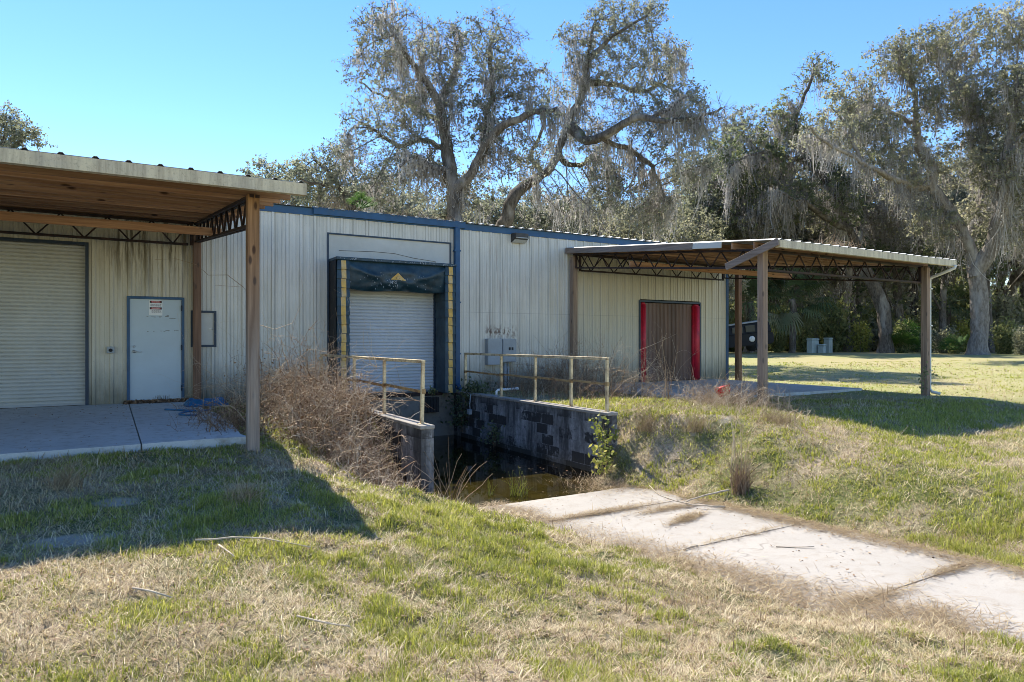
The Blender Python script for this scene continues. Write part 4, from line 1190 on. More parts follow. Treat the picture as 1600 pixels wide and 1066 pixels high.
def make_tree(name, base, limbs, blobs, seed, leaf, label, cat='tree', group=None, n_attr=1400, leaf_n=9, leaf_size=0.075,
              twigs=3, twig_len=0.45, moss=0.35, moss_len=0.9, step=0.38, bark='bark', kill=0.55, wiggle=0.05):
    rng = np.random.default_rng(seed)
    base = np.array(base, float)
    nodes, par, r, kids, fixed, chains = grow([( [np.array(p) for p in l[0]], l[1], l[2]) for l in limbs], blobs, rng, step, n_attr, kill=kill, wiggle=wiggle)
    root = empty(name, base, label, cat, group)
    nd = nodes - base
    # wood
    idx = np.where((par >= 0) & (np.arange(len(par)) >= fixed))[0]
    r0 = np.minimum(r[par[idx]], r[idx] * 1.18)
    big = r[idx] > 0.05
    Vs = []; Fs = []; off = 0
    for msk, ns in ((big, 9), (~big, 4)):
        ix = idx[msk]
        if len(ix) == 0: continue
        ext = (nd[ix] - nd[par[ix]]) * 0.06
        V, F = frusta(nd[par[ix]], nd[ix] + ext, r0[msk], r[ix], ns)
        Vs.append(V); Fs.append(F + off); off += len(V)
    for ci, ch in enumerate(chains):
        if len(ch) < 2: continue
        p = nd[ch]; rr = r[ch].copy()
        if ci: rr[0] = rr[1]
        elif len(rr) > 3: rr[0] *= 1.55; rr[1] *= 1.25; rr[2] *= 1.08
        ns = 12; V = []
        ref = None
        for i in range(len(p)):
            d_ = p[min(i+1, len(p)-1)] - p[max(i-1, 0)]; d_ = d_ / (np.linalg.norm(d_) + 1e-9)
            if ref is None: ref = np.cross(d_, [0.3, 1, 0.1])
            ref = ref - d_ * ref.dot(d_); ref = ref / (np.linalg.norm(ref) + 1e-9); o2 = np.cross(d_, ref)
            t_ = np.arange(ns) * 2 * np.pi / ns
            g_ = rr[i] * (1 + 0.13 * np.sin(2*t_ + i*.31 + ci) + 0.09 * np.sin(5*t_ - i*.17) + rng.normal(0, .035, ns))
            V.append(p[i] + ref * (np.cos(t_) * g_)[:, None] + o2 * (np.sin(t_) * g_)[:, None])
        V = np.vstack(V); k_ = np.arange(ns); k2_ = (k_ + 1) % ns
        F = np.concatenate([np.stack([k_, k2_, k2_ + ns, k_ + ns], 1) + i * ns for i in range(len(p) - 1)])
        Vs.append(V); Fs.append(F + off); off += len(V)
    big_mesh('trunk', np.vstack(Vs), np.vstack(Fs), MAT[bark], root, smooth=True, world_coords=False)
    # twigs with leaves
    tipw = np.where((r < 0.035) & (np.arange(len(r)) >= fixed))[0]
    src = np.repeat(tipw, twigs)
    dpar = nd[src] - nd[par[src]]; dpar /= np.linalg.norm(dpar, axis=1)[:, None] + 1e-9
    d = rng.normal(size=dpar.shape) * 0.8 + dpar * 0.7 + np.array([0, 0, 0.1]); d /= np.linalg.norm(d, axis=1)[:, None]
    L = twig_len * rng.uniform(0.5, 1.4, len(src))[:, None]
    p0 = nd[src] - dpar * rng.random((len(src), 1)) * step; p1 = p0 + d * L
    V1, F1 = frusta(p0, p1, np.full(len(src), 0.007), np.full(len(src), 0.003), 3)
    clump = vnoise(nd[src][:, 0] + nd[src][:, 2] * 0.7 + seed, nd[src][:, 1] - nd[src][:, 2] * 0.4, 0.7, seed)
    dens = np.clip((clump - 0.25) * 2.3, 0.06, 1.45)
    cnt = rng.poisson(leaf_n * dens)
    s2 = np.repeat(np.arange(len(src)), cnt)
    t = rng.random(len(s2))[:, None] * 0.9 + 0.15
    C = p0[s2] + d[s2] * L[s2] * t + rng.normal(0, 0.065, (len(s2), 3))
    V2, F2 = quads_leaves(C, leaf_size, rng)
    tint_l = np.clip(0.16 + 0.62 * vnoise(nd[src][:, 0], nd[src][:, 1] + nd[src][:, 2], 0.45, seed + 3)[s2] + rng.normal(0, 0.14, len(s2)), 0, 1)
    crown = big_mesh('crown', V2, F2, MAT[leaf], root, {'tint': np.repeat(tint_l, 4)}, world_coords=False)
    big_mesh('twig', V1, F1, MAT['bark_pale'], crown, smooth=True, world_coords=False)
    # moss
    if moss > 0:
        cand = np.where((r > 0.012) & (r < 0.30) & (nd[:, 2] > 2.2))[0]
        hz = nd[cand, 2] / max(1.0, nd[:, 2].max())
        mn = vnoise(nd[cand, 0] + nd[cand, 2], nd[cand, 1], 0.5, seed + 8)
        pr = moss * np.clip(1.4 - hz * 0.9, 0.25, 1.2) * np.clip((mn - 0.3) * 3, 0, 1.6)
        cand = cand[rng.random(len(cand)) < pr]
        if len(cand):
            k = rng.integers(7, 18, len(cand)); s = np.repeat(cand, k)
            LL = moss_len * rng.lognormal(0, 0.45, len(cand)); LL = np.repeat(LL, k) * rng.uniform(0.4, 1.2, len(s))
            LL = np.minimum(LL, nd[s, 2] - 0.8)
            pd_ = nd[s] - nd[par[s]]
            dl = rng.normal(0, 0.13, (len(s), 3)) * np.array([1, 1, .6])
            LL = LL * np.clip(1.25 - np.linalg.norm(dl, axis=1) / .30, .18, 1.2)
            P = nd[s] - pd_ * rng.random((len(s), 1)) * 1.2 + dl
            V3, F3 = ribbons(P, LL, rng.uniform(0.035, 0.10, len(s)), rng)
            tn = np.clip(0.5 + 0.5 * (vnoise(nd[s, 0], nd[s, 1], 0.6, seed + 4) - 0.5) + rng.normal(0, 0.16, len(s)), 0, 1)
            kf = 4; sf = np.repeat(np.arange(len(s)), kf)
            Cf = P[sf] + np.stack([rng.normal(0, .045, len(sf)), rng.normal(0, .045, len(sf)), -LL[sf] * rng.random(len(sf))**.8], 1)
            V4, F4 = quads_leaves(Cf, 0.05 if moss_len < 1.8 else .085, rng, 2.6)
            tn = np.concatenate([np.repeat(tn, 10), np.repeat(np.clip(tn[sf] + rng.normal(0, .15, len(sf)), 0, 1), 4)])
            F3 = np.vstack([F3, F4 + len(V3)]); V3 = np.vstack([V3, V4])
            big_mesh('moss', V3, F3, MAT['moss'], crown, {'tint': tn}, world_coords=False)
    return root

def S(pts, depth, dd=0.0):
    """Survey bearings (u, v[, metres nearer or farther]) at a tree's distance."""
    out = []
    for i, p in enumerate(pts):
        out.append(np.array(site(p[0], p[1], depth + (p[2] if len(p) > 2 else 0.0) + dd * i)))
    return out
def B(u, v, rpx, depth, w=1.0, dz=0.0, flat=0.8):
    rr = rpx * depth / F_PX
    return (np.array(site(u, v, depth + dz)), np.array([rr, rr, rr * flat]), w)
def foot(u, depth):
    p = site(u, 533, depth); p.z = float(ground_z(p.x, p.y)) - 0.1
    return np.array(p)

# the forked oak standing behind the dock
D = 30.0; b0 = foot(722, D)
make_tree('oak_tree', b0, [
    ([b0, *S([(720, 400), (718, 336), (709, 296), (698, 262), (693, 215), (686, 172)], D)], 0.42, 0.24),
    (S([(686, 172), (674, 146, -.4), (654, 117, -1), (632, 84, -1.5), (612, 54, -2), (600, 34, -2.2)], D), 0.20, 0.06),
    (S([(686, 172), (694, 140, .5), (706, 112, 1.2), (712, 80, 1.6), (730, 50, 2)], D), 0.16, 0.05),
    (S([(709, 296), (737, 268, -.3), (756, 234, -.8), (776, 206, -1.2), (806, 192, -1.6), (832, 176, -2), (868, 168, -2.2)], D), 0.27, 0.09),
    (S([(756, 234, -.8), (771, 176, .2), (773, 137, .6), (761, 80, 1), (778, 40, 1.4)], D), 0.17, 0.05),
    (S([(695, 240), (660, 219, .6), (628, 229, 1.2), (596, 214, 1.8), (560, 190, 2.2)], D), 0.15, 0.05),
    (S([(700, 270), (674, 262, -1), (650, 246, -1.8), (625, 262, -2.6)], D), 0.13, 0.05),
    (S([(690, 190), (650, 165, 1.5), (600, 150, 2.5), (565, 130, 3)], D), 0.13, 0.04),
], [B(615, 55, 62, D, 1.0, -1.5), B(570, 110, 42, D, .9, -1), B(655, 95, 52, D, .9), B(575, 190, 48, D, .8, 1.5), B(640, 175, 55, D, .9), B(770, 70, 62, D, 1.0, 1), B(815, 130, 55, D, .9), B(858, 180, 38, D, .8, -2),
    B(700, 130, 58, D, .8, .8), B(740, 190, 62, D, .8), B(690, 60, 40, D, .7, 1), B(630, 250, 58, D, .7), B(780, 255, 50, D, .6), B(590, 295, 46, D, .5, 1), B(690, 285, 56, D, .4, 2), B(830, 240, 45, D, .5), B(740, 300, 50, D, .4, 1.5), B(545, 235, 36, D, .6, 1)],
    11, 'leaf_oak', 'tall forked live oak hung with grey moss, standing behind the dock door', n_attr=5000, leaf_n=4.0, leaf_size=.066, moss=0.6, moss_len=1.05, kill=0.36, step=0.30, twigs=4, wiggle=.10)

# the oak that leans right beside it
D = 33.0; b0 = foot(770, D)
make_tree('oak_tree', b0, [
    ([b0, *S([(784, 400), (800, 330), (818, 292), (845, 268), (873, 249), (884, 214), (896, 180), (907, 150), (912, 122), (917, 70), (927, 30)], D)], 0.50, 0.07),
    (S([(890, 200), (920, 226, -.6), (947, 218, -1.2), (980, 200, -1.8), (1006, 188, -2.2), (1054, 199, -2.6), (1094, 190, -3), (1128, 170, -3.2)], D), 0.28, 0.05),
    (S([(910, 130), (956, 132, .6), (996, 146, 1.2), (1034, 128, 1.8), (1064, 104, 2.2)], D), 0.17, 0.05),
    (S([(915, 95), (940, 72, -.6), (957, 54, -1), (995, 34, -1.5), (1022, 14, -2)], D), 0.14, 0.04),
    (S([(947, 218, -1.2), (985, 232, 0), (1015, 262, .8), (1030, 284, 1.2), (1042, 320, 1.6)], D), 0.15, 0.05),
    (S([(873, 249), (905, 262, 1.2), (930, 250, 2), (960, 262, 2.8)], D), 0.16, 0.05),
    (S([(845, 268), (830, 240, -1), (842, 205, -1.6), (850, 180, -2)], D), 0.13, 0.05),
    (S([(1006, 188, -2.2), (1040, 168, -2.4), (1068, 150, -2.6)], D), 0.10, 0.04),
], [B(965, 45, 58, D, 1.0), B(1005, 25, 38, D, .9, -1.5), B(1010, 100, 60, D, .9, .5), B(1060, 165, 50, D, 1.0), B(1105, 185, 42, D, .9, -3), B(930, 110, 52, D, .9), B(985, 180, 60, D, .7), B(1040, 225, 58, D, .6),
    B(920, 210, 50, D, .6), B(960, 280, 56, D, .5, 1.5), B(1050, 290, 50, D, .5, 1.5), B(895, 60, 30, D, .6), B(1040, 90, 44, D, .8, 1), B(855, 290, 48, D, .5), B(930, 315, 56, D, .45), B(1085, 255, 45, D, .6), B(878, 140, 38, D, .6), B(1010, 330, 56, D, .5, 1)],
    23, 'leaf_oak', 'tall live oak leaning right with long moss curtains, behind the siding above the electrical boxes', n_attr=4800, leaf_n=4.0, leaf_size=.068, moss=0.8, moss_len=1.45, kill=0.36, step=0.30, twigs=4, wiggle=.10)

# big moss-hung oak at the right edge of the lawn
D = 40.0; b0 = foot(1527, D)
make_tree('oak_tree', b0, [
    ([b0, *S([(1526, 500), (1522, 460), (1514, 415), (1496, 370), (1470, 322), (1446, 291), (1448, 262), (1429, 234), (1428, 190), (1425, 152), (1413, 96), (1400, 70)], D)], 0.52, 0.07),
    (S([(1518, 435), (1545, 385, -.8), (1560, 330, -1.6), (1566, 260, -2), (1580, 180, -2.4), (1592, 100, -2.6)], D), 0.48, 0.08),
    (S([(1446, 291), (1420, 290, -.6), (1394, 281, -1.4), (1352, 262, -2.4), (1326, 243, -3), (1286, 221, -3.6), (1268, 200, -4)], D), 0.26, 0.05),
    (S([(1428, 192), (1395, 172, .6), (1360, 161, 1.4), (1330, 168, 2)], D), 0.15, 0.05),
    (S([(1560, 320, -1.6), (1532, 180, -.5), (1505, 140, .3), (1486, 118, .8), (1450, 96, 1)], D), 0.22, 0.05),
    (S([(1352, 262, -2.4), (1333, 228, -2), (1330, 200, -1.6), (1300, 170, -1.2)], D), 0.15, 0.04),
    (S([(1566, 262, -2), (1600, 210, -3.5), (1640, 170, -5)], D), 0.2, 0.05),
    (S([(1500, 380), (1530, 330, 2), (1540, 280, 3), (1520, 230, 4)], D), 0.2, 0.05),
], [B(1400, 95, 52, D, .9), B(1455, 75, 52, D, 1), B(1520, 60, 58, D, 1), B(1590, 40, 52, D, 1, -2), B(1335, 145, 46, D, .9), B(1300, 205, 46, D, .8, -2), B(1375, 200, 56, D, .8), B(1460, 160, 60, D, .9), B(1545, 150, 62, D, 1), B(1620, 150, 70, D, 1, -3),
    B(1600, 260, 70, D, .9, -2), B(1510, 250, 62, D, .8), B(1420, 260, 55, D, .7), B(1560, 350, 55, D, .6), B(1460, 350, 46, D, .55), B(1630, 360, 60, D, .6), B(1265, 215, 30, D, .7, -3.5)],
    37, 'leaf_dry', 'huge pale moss-hung oak with a forked shaggy trunk at the right edge of the lawn', n_attr=9000, leaf_n=5, moss=0.95, moss_len=1.6, step=0.38, bark='bark_pale', leaf_size=0.095, kill=0.44, twigs=4, wiggle=.085)

# leaning dark oak just beyond the right roof's downspout
D = 46.0; b0 = foot(1384, D)
make_tree('oak_tree', b0, [
    ([b0, *S([(1380, 510), (1374, 470), (1357, 425), (1340, 378), (1322, 335), (1308, 300), (1290, 280), (1262, 240), (1250, 190), (1268, 130), (1272, 100)], D)], 0.47, 0.07),
    (S([(1335, 365), (1300, 342, -1), (1262, 318, -2), (1240, 312, -3), (1200, 290, -4)], D), 0.26, 0.06),
    (S([(1308, 300), (1302, 270, 1), (1284, 245, 1.8), (1275, 210, 2)], D), 0.2, 0.06),
    (S([(1340, 378), (1345, 330, 2), (1352, 300, 3), (1330, 270, 4)], D), 0.2, 0.06),
    (S([(1250, 250), (1210, 240, -1), (1170, 245, -2), (1140, 262, -3)], D), 0.18, 0.05),
], [B(1275, 112, 34, D, 1.2), B(1235, 150, 28, D, 1.1, -1), B(1250, 230, 52, D, 1), B(1190, 245, 46, D, 1), B(1150, 280, 48, D, 1), B(1215, 310, 60, D, .9), B(1300, 320, 56, D, .7), B(1340, 270, 48, D, .7), B(1130, 235, 30, D, .8, -2), B(1160, 340, 44, D, .8), B(1215, 195, 40, D, .8), B(1165, 212, 34, D, .8)],
    41, 'leaf_green', 'dark green leaning oak with a thick bare trunk behind the right lean-to', n_attr=5500, leaf_n=7, moss=0.75, moss_len=1.6, step=0.42, leaf_size=0.105, kill=0.5, twigs=4, wiggle=.085)

# two more moss-hung oaks that close the wood between the leaning oaks
D = 50.0; b0 = foot(1172, D)
make_tree('oak_tree', b0, [
    ([b0, *S([(1170, 480), (1165, 420), (1150, 360), (1140, 310), (1128, 270), (1120, 230)], D)], 0.42, 0.07),
    (S([(1150, 360), (1185, 310, 1), (1205, 260, 1.5), (1212, 215, 2)], D), 0.24, 0.05),
    (S([(1140, 310), (1100, 290, -1), (1075, 270, -2)], D), 0.2, 0.05),
    (S([(1165, 420), (1205, 370, -1), (1240, 340, -2)], D), 0.2, 0.05),
], [B(1120, 215, 40, D), B(1165, 200, 42, D), B(1210, 215, 38, D), B(1080, 265, 40, D), B(1150, 270, 50, D, .8), B(1235, 300, 45, D, .8), B(1195, 330, 50, D, .7), B(1110, 330, 45, D, .7), B(1240, 200, 30, D, .8)],
    43, 'leaf_oak', 'grey mossy oak behind the left half of the right lean-to roof', n_attr=4500, leaf_n=6, moss=1.0, moss_len=1.8, step=0.44, leaf_size=0.10, kill=0.52, twigs=4, wiggle=.085, bark='bark_pale')
D = 52.0; b0 = foot(1325, D)
make_tree('oak_tree', b0, [
    ([b0, *S([(1322, 480), (1330, 420), (1345, 350), (1350, 290), (1345, 230), (1350, 180)], D)], 0.40, 0.06),
    (S([(1345, 350), (1385, 310, 1), (1410, 260, 1.5)], D), 0.2, 0.05),
    (S([(1350, 300), (1310, 270, -1), (1290, 235, -2)], D), 0.2, 0.05),
], [B(1350, 190, 44, D), B(1300, 235, 42, D), B(1405, 250, 46, D), B(1345, 270, 52, D, .8), B(1290, 330, 44, D, .7), B(1400, 340, 50, D, .7), B(1340, 370, 50, D, .6)],
    47, 'leaf_dry', 'pale mossy oak between the dark leaning oak and the huge shaggy one', n_attr=4200, leaf_n=6, moss=1.0, moss_len=1.9, step=0.44, leaf_size=0.10, kill=0.52, twigs=4, wiggle=.085, bark='bark_pale')

# small crown seen over the left roof, and the one over its right end
D = 36.0; b0 = foot(-20, D)
make_tree('oak_tree', b0, [([b0, *S([(-20, 420), (-10, 320), (0, 250), (10, 210)], D)], 0.4, 0.1), (S([(0, 250), (30, 220, 1), (50, 205, 1.5)], D), 0.15, 0.04), (S([(-10, 300), (-60, 240), (-80, 200)], D), 0.2, 0.05)],
    [B(0, 195, 36, D), B(30, 210, 34, D), B(-70, 190, 70, D), B(-20, 250, 60, D)], 53, 'leaf_oak', 'round oak crown showing over the gutter of the left lean-to roof', n_attr=2200, leaf_n=11, moss=0.1, kill=0.4)
D = 34.0; b0 = foot(560, D)
make_tree('oak_tree', b0, [([b0, *S([(560, 400), (548, 340), (535, 300), (510, 268), (490, 250)], D)], 0.34, 0.06), (S([(545, 330), (580, 290, 1), (600, 262, 1.5)], D), 0.18, 0.05), (S([(520, 285), (500, 290, -1), (470, 280, -2)], D), 0.12, 0.04)],
    [B(490, 265, 38, D), B(530, 250, 38, D), B(470, 292, 26, D), B(545, 295, 48, D, .8), B(590, 285, 40, D, .7), B(505, 315, 40, D, .8)], 59, 'leaf_oak', 'smaller grey oak showing between the left roof corner and the forked oak', n_attr=3000, leaf_n=10, moss=0.45, kill=0.36, step=.32)

# the wood behind: a few kinds of tree, each tree a copy with its own trunk and crown
def forest_proto(seed, h, spread, leaf, moss, label):
    rng = np.random.default_rng(seed)
    o = np.array([0.0, 0.0, 0.0])
    lean = rng.normal(0, 0.06 * h, 2)
    tp = np.array([lean[0], lean[1], h * 0.62])
    limbs = [([o, np.array([lean[0]*.3, lean[1]*.2, h*.25]), tp * np.array([.8, .8, .75]), tp, tp + np.array([*rng.normal(0, .5, 2), h*.25])], 0.030*h, 0.05)]
    blobs = [(tp + np.array([0, 0, h*.16]), np.array([spread*.55, spread*.55, h*.22]), 1.0)]
    for k in range(5):
        a = k * 2 * math.pi / 5 + rng.random(); z = h * rng.uniform(.28, .55)
        s = np.array([lean[0]*z/h, lean[1]*z/h, z]); e = s + np.array([math.cos(a)*spread*.62, math.sin(a)*spread*.62, h*rng.uniform(.1, .28)])
        limbs.append(([s, (s+e)/2 + np.array([0, 0, rng.uniform(-.3, .6)]), e], 0.013*h, 0.04))
        blobs.append((e, np.array([spread*.42, spread*.42, h*rng.uniform(.12, .2)]), 1.0))
    return make_tree('oak_tree', (0, 0, 0), limbs, blobs, seed, leaf, label, 'tree', 'trees of the wood behind the buildings', n_attr=2600, leaf_n=9, moss=moss*1.15, moss_len=1.9, step=0.55, leaf_size=0.125, twigs=4, twig_len=0.7, kill=0.62)
protos = [forest_proto(101, 16.5, 7.0, 'leaf_oak', 0.7, 'grey-green mossy oak in the wood behind the warehouse'),
          forest_proto(102, 14.0, 6.6, 'leaf_dry', 0.9, 'tan mossy oak in the wood behind the warehouse'),
          forest_proto(103, 15.5, 6.2, 'leaf_green', 0.5, 'deep green oak in the wood behind the warehouse')]
def copy_tree(o, parent=None):
    c = o.copy(); COL.objects.link(c)
    if parent is not None: c.parent = parent
    for ch in o.children: copy_tree(ch, c)
    return c
rs = random.Random(77)
# bearing, distance, height factor, kind
wood = []
for u, d, s, k in [(470, 43, .75, 0), (560, 46, .80, 1), (640, 44, .72, 0), (700, 50, .85, 1), (770, 46, .70, 1), (830, 44, .66, 0), (880, 52, .85, 1), (930, 46, .70, 1), (985, 50, .82, 1), (1040, 46, .72, 1), (1085, 54, .95, 0), (1120, 50, .85, 2),
                   (1165, 66, 1.1, 0), (1235, 70, 1.05, 1), (1300, 72, 1.1, 1), (1360, 76, 1.2, 0), (1420, 70, 1.15, 1), (1480, 74, 1.25, 0), (1545, 68, 1.2, 1), (1600, 70, 1.25, 0), (1660, 62, 1.2, 1), (1610, 50, 1.25, 0), (1335, 58, 1.2, 1), (1570, 54, 1.15, 1), (1205, 60, 1.1, 0),
                   (1140, 82, 1.2, 1), (1220, 96, 1.3, 0), (1330, 98, 1.3, 1), (1440, 98, 1.4, 1), (1560, 92, 1.5, 0), (520, 60, .8, 2), (660, 62, .85, 0), (800, 64, .9, 2), (950, 64, .95, 0), (-120, 60, .9, 1)]:
    wood.append((u, d, s, k))
used = [0, 0, 0]
for u, d, s, k in wood:
    o = protos[k] if used[k] == 0 else copy_tree(protos[k])
    used[k] += 1
    p = foot(u, d)
    o.location = p; o.rotation_euler = (0, 0, rs.uniform(0, 6.28)); o.scale = (s * rs.uniform(.9, 1.15), s * rs.uniform(.9, 1.15), s)

# ------------------------------------------------------------------ understory: shrubs, palms, palmettos
def make_shrub(seed, leaf, label, group):
    rng = np.random.default_rng(seed)
    root = empty('shrub', (0, 0, 0), label, 'shrub', group)
    st = []; C = []; tn = []
    for k in range(26):
        a = rng.random() * 6.28; R_ = rng.uniform(0.2, 1.0); h = rng.uniform(0.8, 2.4)
        p0 = np.array([rng.normal(0, .2), rng.normal(0, .2), -0.1]); p2 = np.array([math.cos(a)*R_, math.sin(a)*R_, h]); p1 = (p0 + p2)/2 + np.array([0, 0, .3])
        q = resample([p0, p1, p2], 0.25)
        for i in range(len(q) - 1): st.append((q[i], q[i+1], 0.02*(1-i/len(q))+.005, 0.02*(1-(i+1)/len(q))+.004))
        m = rng.integers(60, 130); t = rng.random(m)**.6; ix = (t*(len(q)-1)).astype(int)
        C.append(q[ix] + rng.normal(0, .22, (m, 3))); tn.append(np.clip(rng.normal(.25 + .5*rng.random(), .15, m), 0, 1))
    P0 = np.array([s[0] for s in st]); P1 = np.array([s[1] for s in st])
    V, F = frusta(P0, P1, np.array([s[2] for s in st]), np.array([s[3] for s in st]), 4)
    big_mesh('stem', V, F, MAT['bark'], root, world_coords=False)
    V, F = quads_leaves(np.vstack(C), 0.10, rng); big_mesh('foliage', V, F, MAT[leaf], root, {'tint': np.repeat(np.concatenate(tn), 4)}, world_coords=False)
    return root
sg = 'shrubs along the edge of the wood'
sprot = [make_shrub(201, 'shrub', 'dull green shrub at the shady edge of the wood', sg), make_shrub(202, 'shrub_yellow', 'yellow-green sunlit shrub at the edge of the wood', sg), make_shrub(203, 'leaf_dry', 'tan half bare shrub at the edge of the wood', sg)]
used = [0, 0, 0]
spots = []
for i in range(64):
    u = 1120 + i * 8.6 + rs.uniform(-6, 6); spots.append((u, rs.uniform(50, 74), rs.uniform(.75, 1.7), rs.choice([0, 0, 1, 2, 0, 2])))
for u, d, s, k in [(1255, 50, .8, 0), (1300, 52, .9, 1), (1318, 53, .8, 1), (1345, 50, .9, 1), (1410, 46, .8, 0), (1440, 48, .7, 2), (1475, 44, .75, 2), (1492, 43, .6, 0), (1570, 42, .8, 0), (1600, 40, .7, 2), (1640, 40, .9, 0), (1215, 48, .7, 0)]: spots.append((u, d, s, k))
for i in range(36): spots.append((1110 + i * 16 + rs.uniform(-8, 8), rs.uniform(78, 98), rs.uniform(2.6, 4.2), rs.choice([0, 0, 2])))
for i in range(24): spots.append((1130 + i * 20 + rs.uniform(-8, 8), rs.uniform(62, 76), rs.uniform(1.8, 2.6), rs.choice([0, 2])))
for u, d, s, k in spots:
    o = sprot[k] if used[k] == 0 else copy_tree(sprot[k])
    used[k] += 1
    o.location = foot(u, d); o.rotation_euler = (0, 0, rs.uniform(0, 6.28)); o.scale = (s, s, s * rs.uniform(.8, 1.3))

def fan_frond(rng, C0, dirv, L, fan, m_out, droop):
    """Petiole and a pleated fan of blades; returns petiole segment and blade quads."""
    d = dirv / np.linalg.norm(dirv); tip = C0 + d * L + np.array([0, 0, -droop * L * .25])
    up = np.array([0, 0, 1.0]); side = np.cross(d, up); side /= np.linalg.norm(side) + 1e-9
    nrm = np.cross(side, d)
    V = []; n = 22
    for k in range(n):
        a = (k / (n - 1) - .5) * math.radians(250)
        bd = d * math.cos(a) + side * math.sin(a)
        ln = fan * (0.75 + .25 * math.cos(a)) * rng.uniform(.85, 1.1)
        w = side * math.cos(a) - d * math.sin(a)
        mid = tip + bd * ln * .55 + nrm * .05; end = tip + bd * ln + np.array([0, 0, -droop * ln * rng.uniform(.3, .7)])
        V.append([tip, mid - w * .035 * fan, end, mid + w * .035 * fan])
    return (C0, tip), V
def make_palm(name, base, h, nf, L, fan, seed, mat, label, cat, lowest=-0.5, trunk_r=0.16, group=None):
    rng = np.random.default_rng(seed); root = empty(name, base, label, cat, group)
    segs = []; V = []; tn = []
    for k in range(nf):
        a = rng.random() * 6.28; e = rng.uniform(lowest, 1.35)
        dv = np.array([math.cos(a)*math.cos(e), math.sin(a)*math.cos(e), math.sin(e)])
        s, q = fan_frond(rng, np.array([0, 0, h + .1]) + dv * .1, dv, L * rng.uniform(.75, 1.15), fan * rng.uniform(.8, 1.15), None, 0.5 + (0.5 if e < 0 else 0))
        segs.append(s); V += q; tn += [np.clip(rng.normal(.75 if e < -.2 else .4, .12), 0, 1)] * len(q)
    V = np.array(V).reshape(-1, 3); F = np.arange(len(V)).reshape(-1, 4)
    big_mesh('frond', V, F, MAT[mat], root, {'tint': np.repeat(np.array(tn), 4)}, world_coords=False)['kind'] = 'stuff'
    P0 = np.array([s[0] for s in segs]); P1 = np.array([s[1] for s in segs])
    Vp, Fp = frusta(P0, P1, np.full(len(P0), .018), np.full(len(P0), .010), 4)
    big_mesh('stalk', Vp, Fp, MAT[mat], root, {'tint': np.full(len(Vp), .5)}, world_coords=False)
    if h > .4:
        mb = MB(); n = max(4, int(h / .16)); rr = [trunk_r * (1.05 + .18 * (i % 2) + (.35 if i == 0 else 0)) for i in range(n + 1)]
        mb.tube([(0.05 * math.sin(i * .7), 0.05 * math.cos(i * .5), h * i / n - .05) for i in range(n + 1)], rr, 10)
        o = mb.build('trunk', MAT['bark']); o.parent = root
    return root
gp = 'cabbage palms at the edge of the wood'
for (u, d, h, nf, L, f, sd, lb) in [(1172, 47, 3.7, 44, 1.5, 1.25, 301, 'cabbage palm with drooping fronds behind the black vehicle'), (1238, 47, 3.9, 50, 1.6, 1.3, 302, 'dark cabbage palm just right of the grey front post of the right lean-to'),
                                    (1480, 54, 3.9, 34, 1.3, 1.1, 303, 'cabbage palm showing just right of the white downspout'), (1205, 60, 5.2, 34, 1.4, 1.2, 304, 'taller cabbage palm between the two dark ones by the vehicle')]:
    make_palm('palm_tree', foot(u, d), h, nf, L, f, sd, 'palm', lb, 'palm', -0.9, 0.2, gp)
gq = 'palmettos at the edge of the wood'
for (u, d, nf, L, f, sd, mt, lb) in [(1420, 46, 26, 1.3, .95, 311, 'palm_light', 'large bright green palmetto left of the white downspout'), (1495, 41, 14, .7, .6, 312, 'palm_light', 'low green palmetto at the foot of the huge pale oak'), (1590, 44, 18, 1.0, .8, 313, 'palm', 'palmetto at the right edge of the wood beyond the lawn'),
                                     (1395, 50, 14, .9, .8, 314, 'palm', 'palmetto half hidden behind the leaning trunk'), (1560, 50, 14, 1.0, .8, 315, 'palm', 'small palmetto right of the huge pale oak')]:
    make_palm('palmetto', foot(u, d), 0.25, nf, L, f, sd, mt, lb, 'palmetto', 0.1, 0.1, gq)
# dark vine-covered trunks in the wood
for i, (u, d, r_, lean, lb) in enumerate([(1333, 52, .30, .4, 'dark vine-covered trunk between the green boxes and the leaning oak'), (1408, 54, .42, -.3, 'grey trunk behind the bright palmetto'), (1246, 54, .55, .6, 'very dark thick trunk left of the grey green boxes'), (1470, 50, .3, 1.2, 'thin grey trunk just right of the white downspout'), (1545, 47, .32, .2, 'dark reddish trunk right of the huge pale oak')]):
    b0 = foot(u, d); rng = np.random.default_rng(400 + i)
    tp = b0 + np.array([lean, 0.3, 7.5])
    make_tree('tree', b0, [([b0, b0*.7 + tp*.3 + np.array([.1, 0, 0]), b0*.35 + tp*.65, tp], r_, r_*.45), ([b0*.5+tp*.5, b0*.3+tp*.7 + np.array([1.2, .4, .4]), tp + np.array([2.2, .6, .2])], r_*.3, .05), ([b0*.6+tp*.4, b0*.4+tp*.6 + np.array([-1.2, .3, .2]), tp + np.array([-2.2, -.4, -.6])], r_*.3, .05)],
              [(tp, np.array([2.6, 2.6, 1.8]), 1.0), (b0*.4 + tp*.6, np.array([r_+.35, r_+.35, 2.6]), .5)], 410 + i, 'leaf_green', lb, n_attr=340, leaf_n=12, moss=.5, step=.55, leaf_size=.13, twigs=3, twig_len=.6, kill=.8)

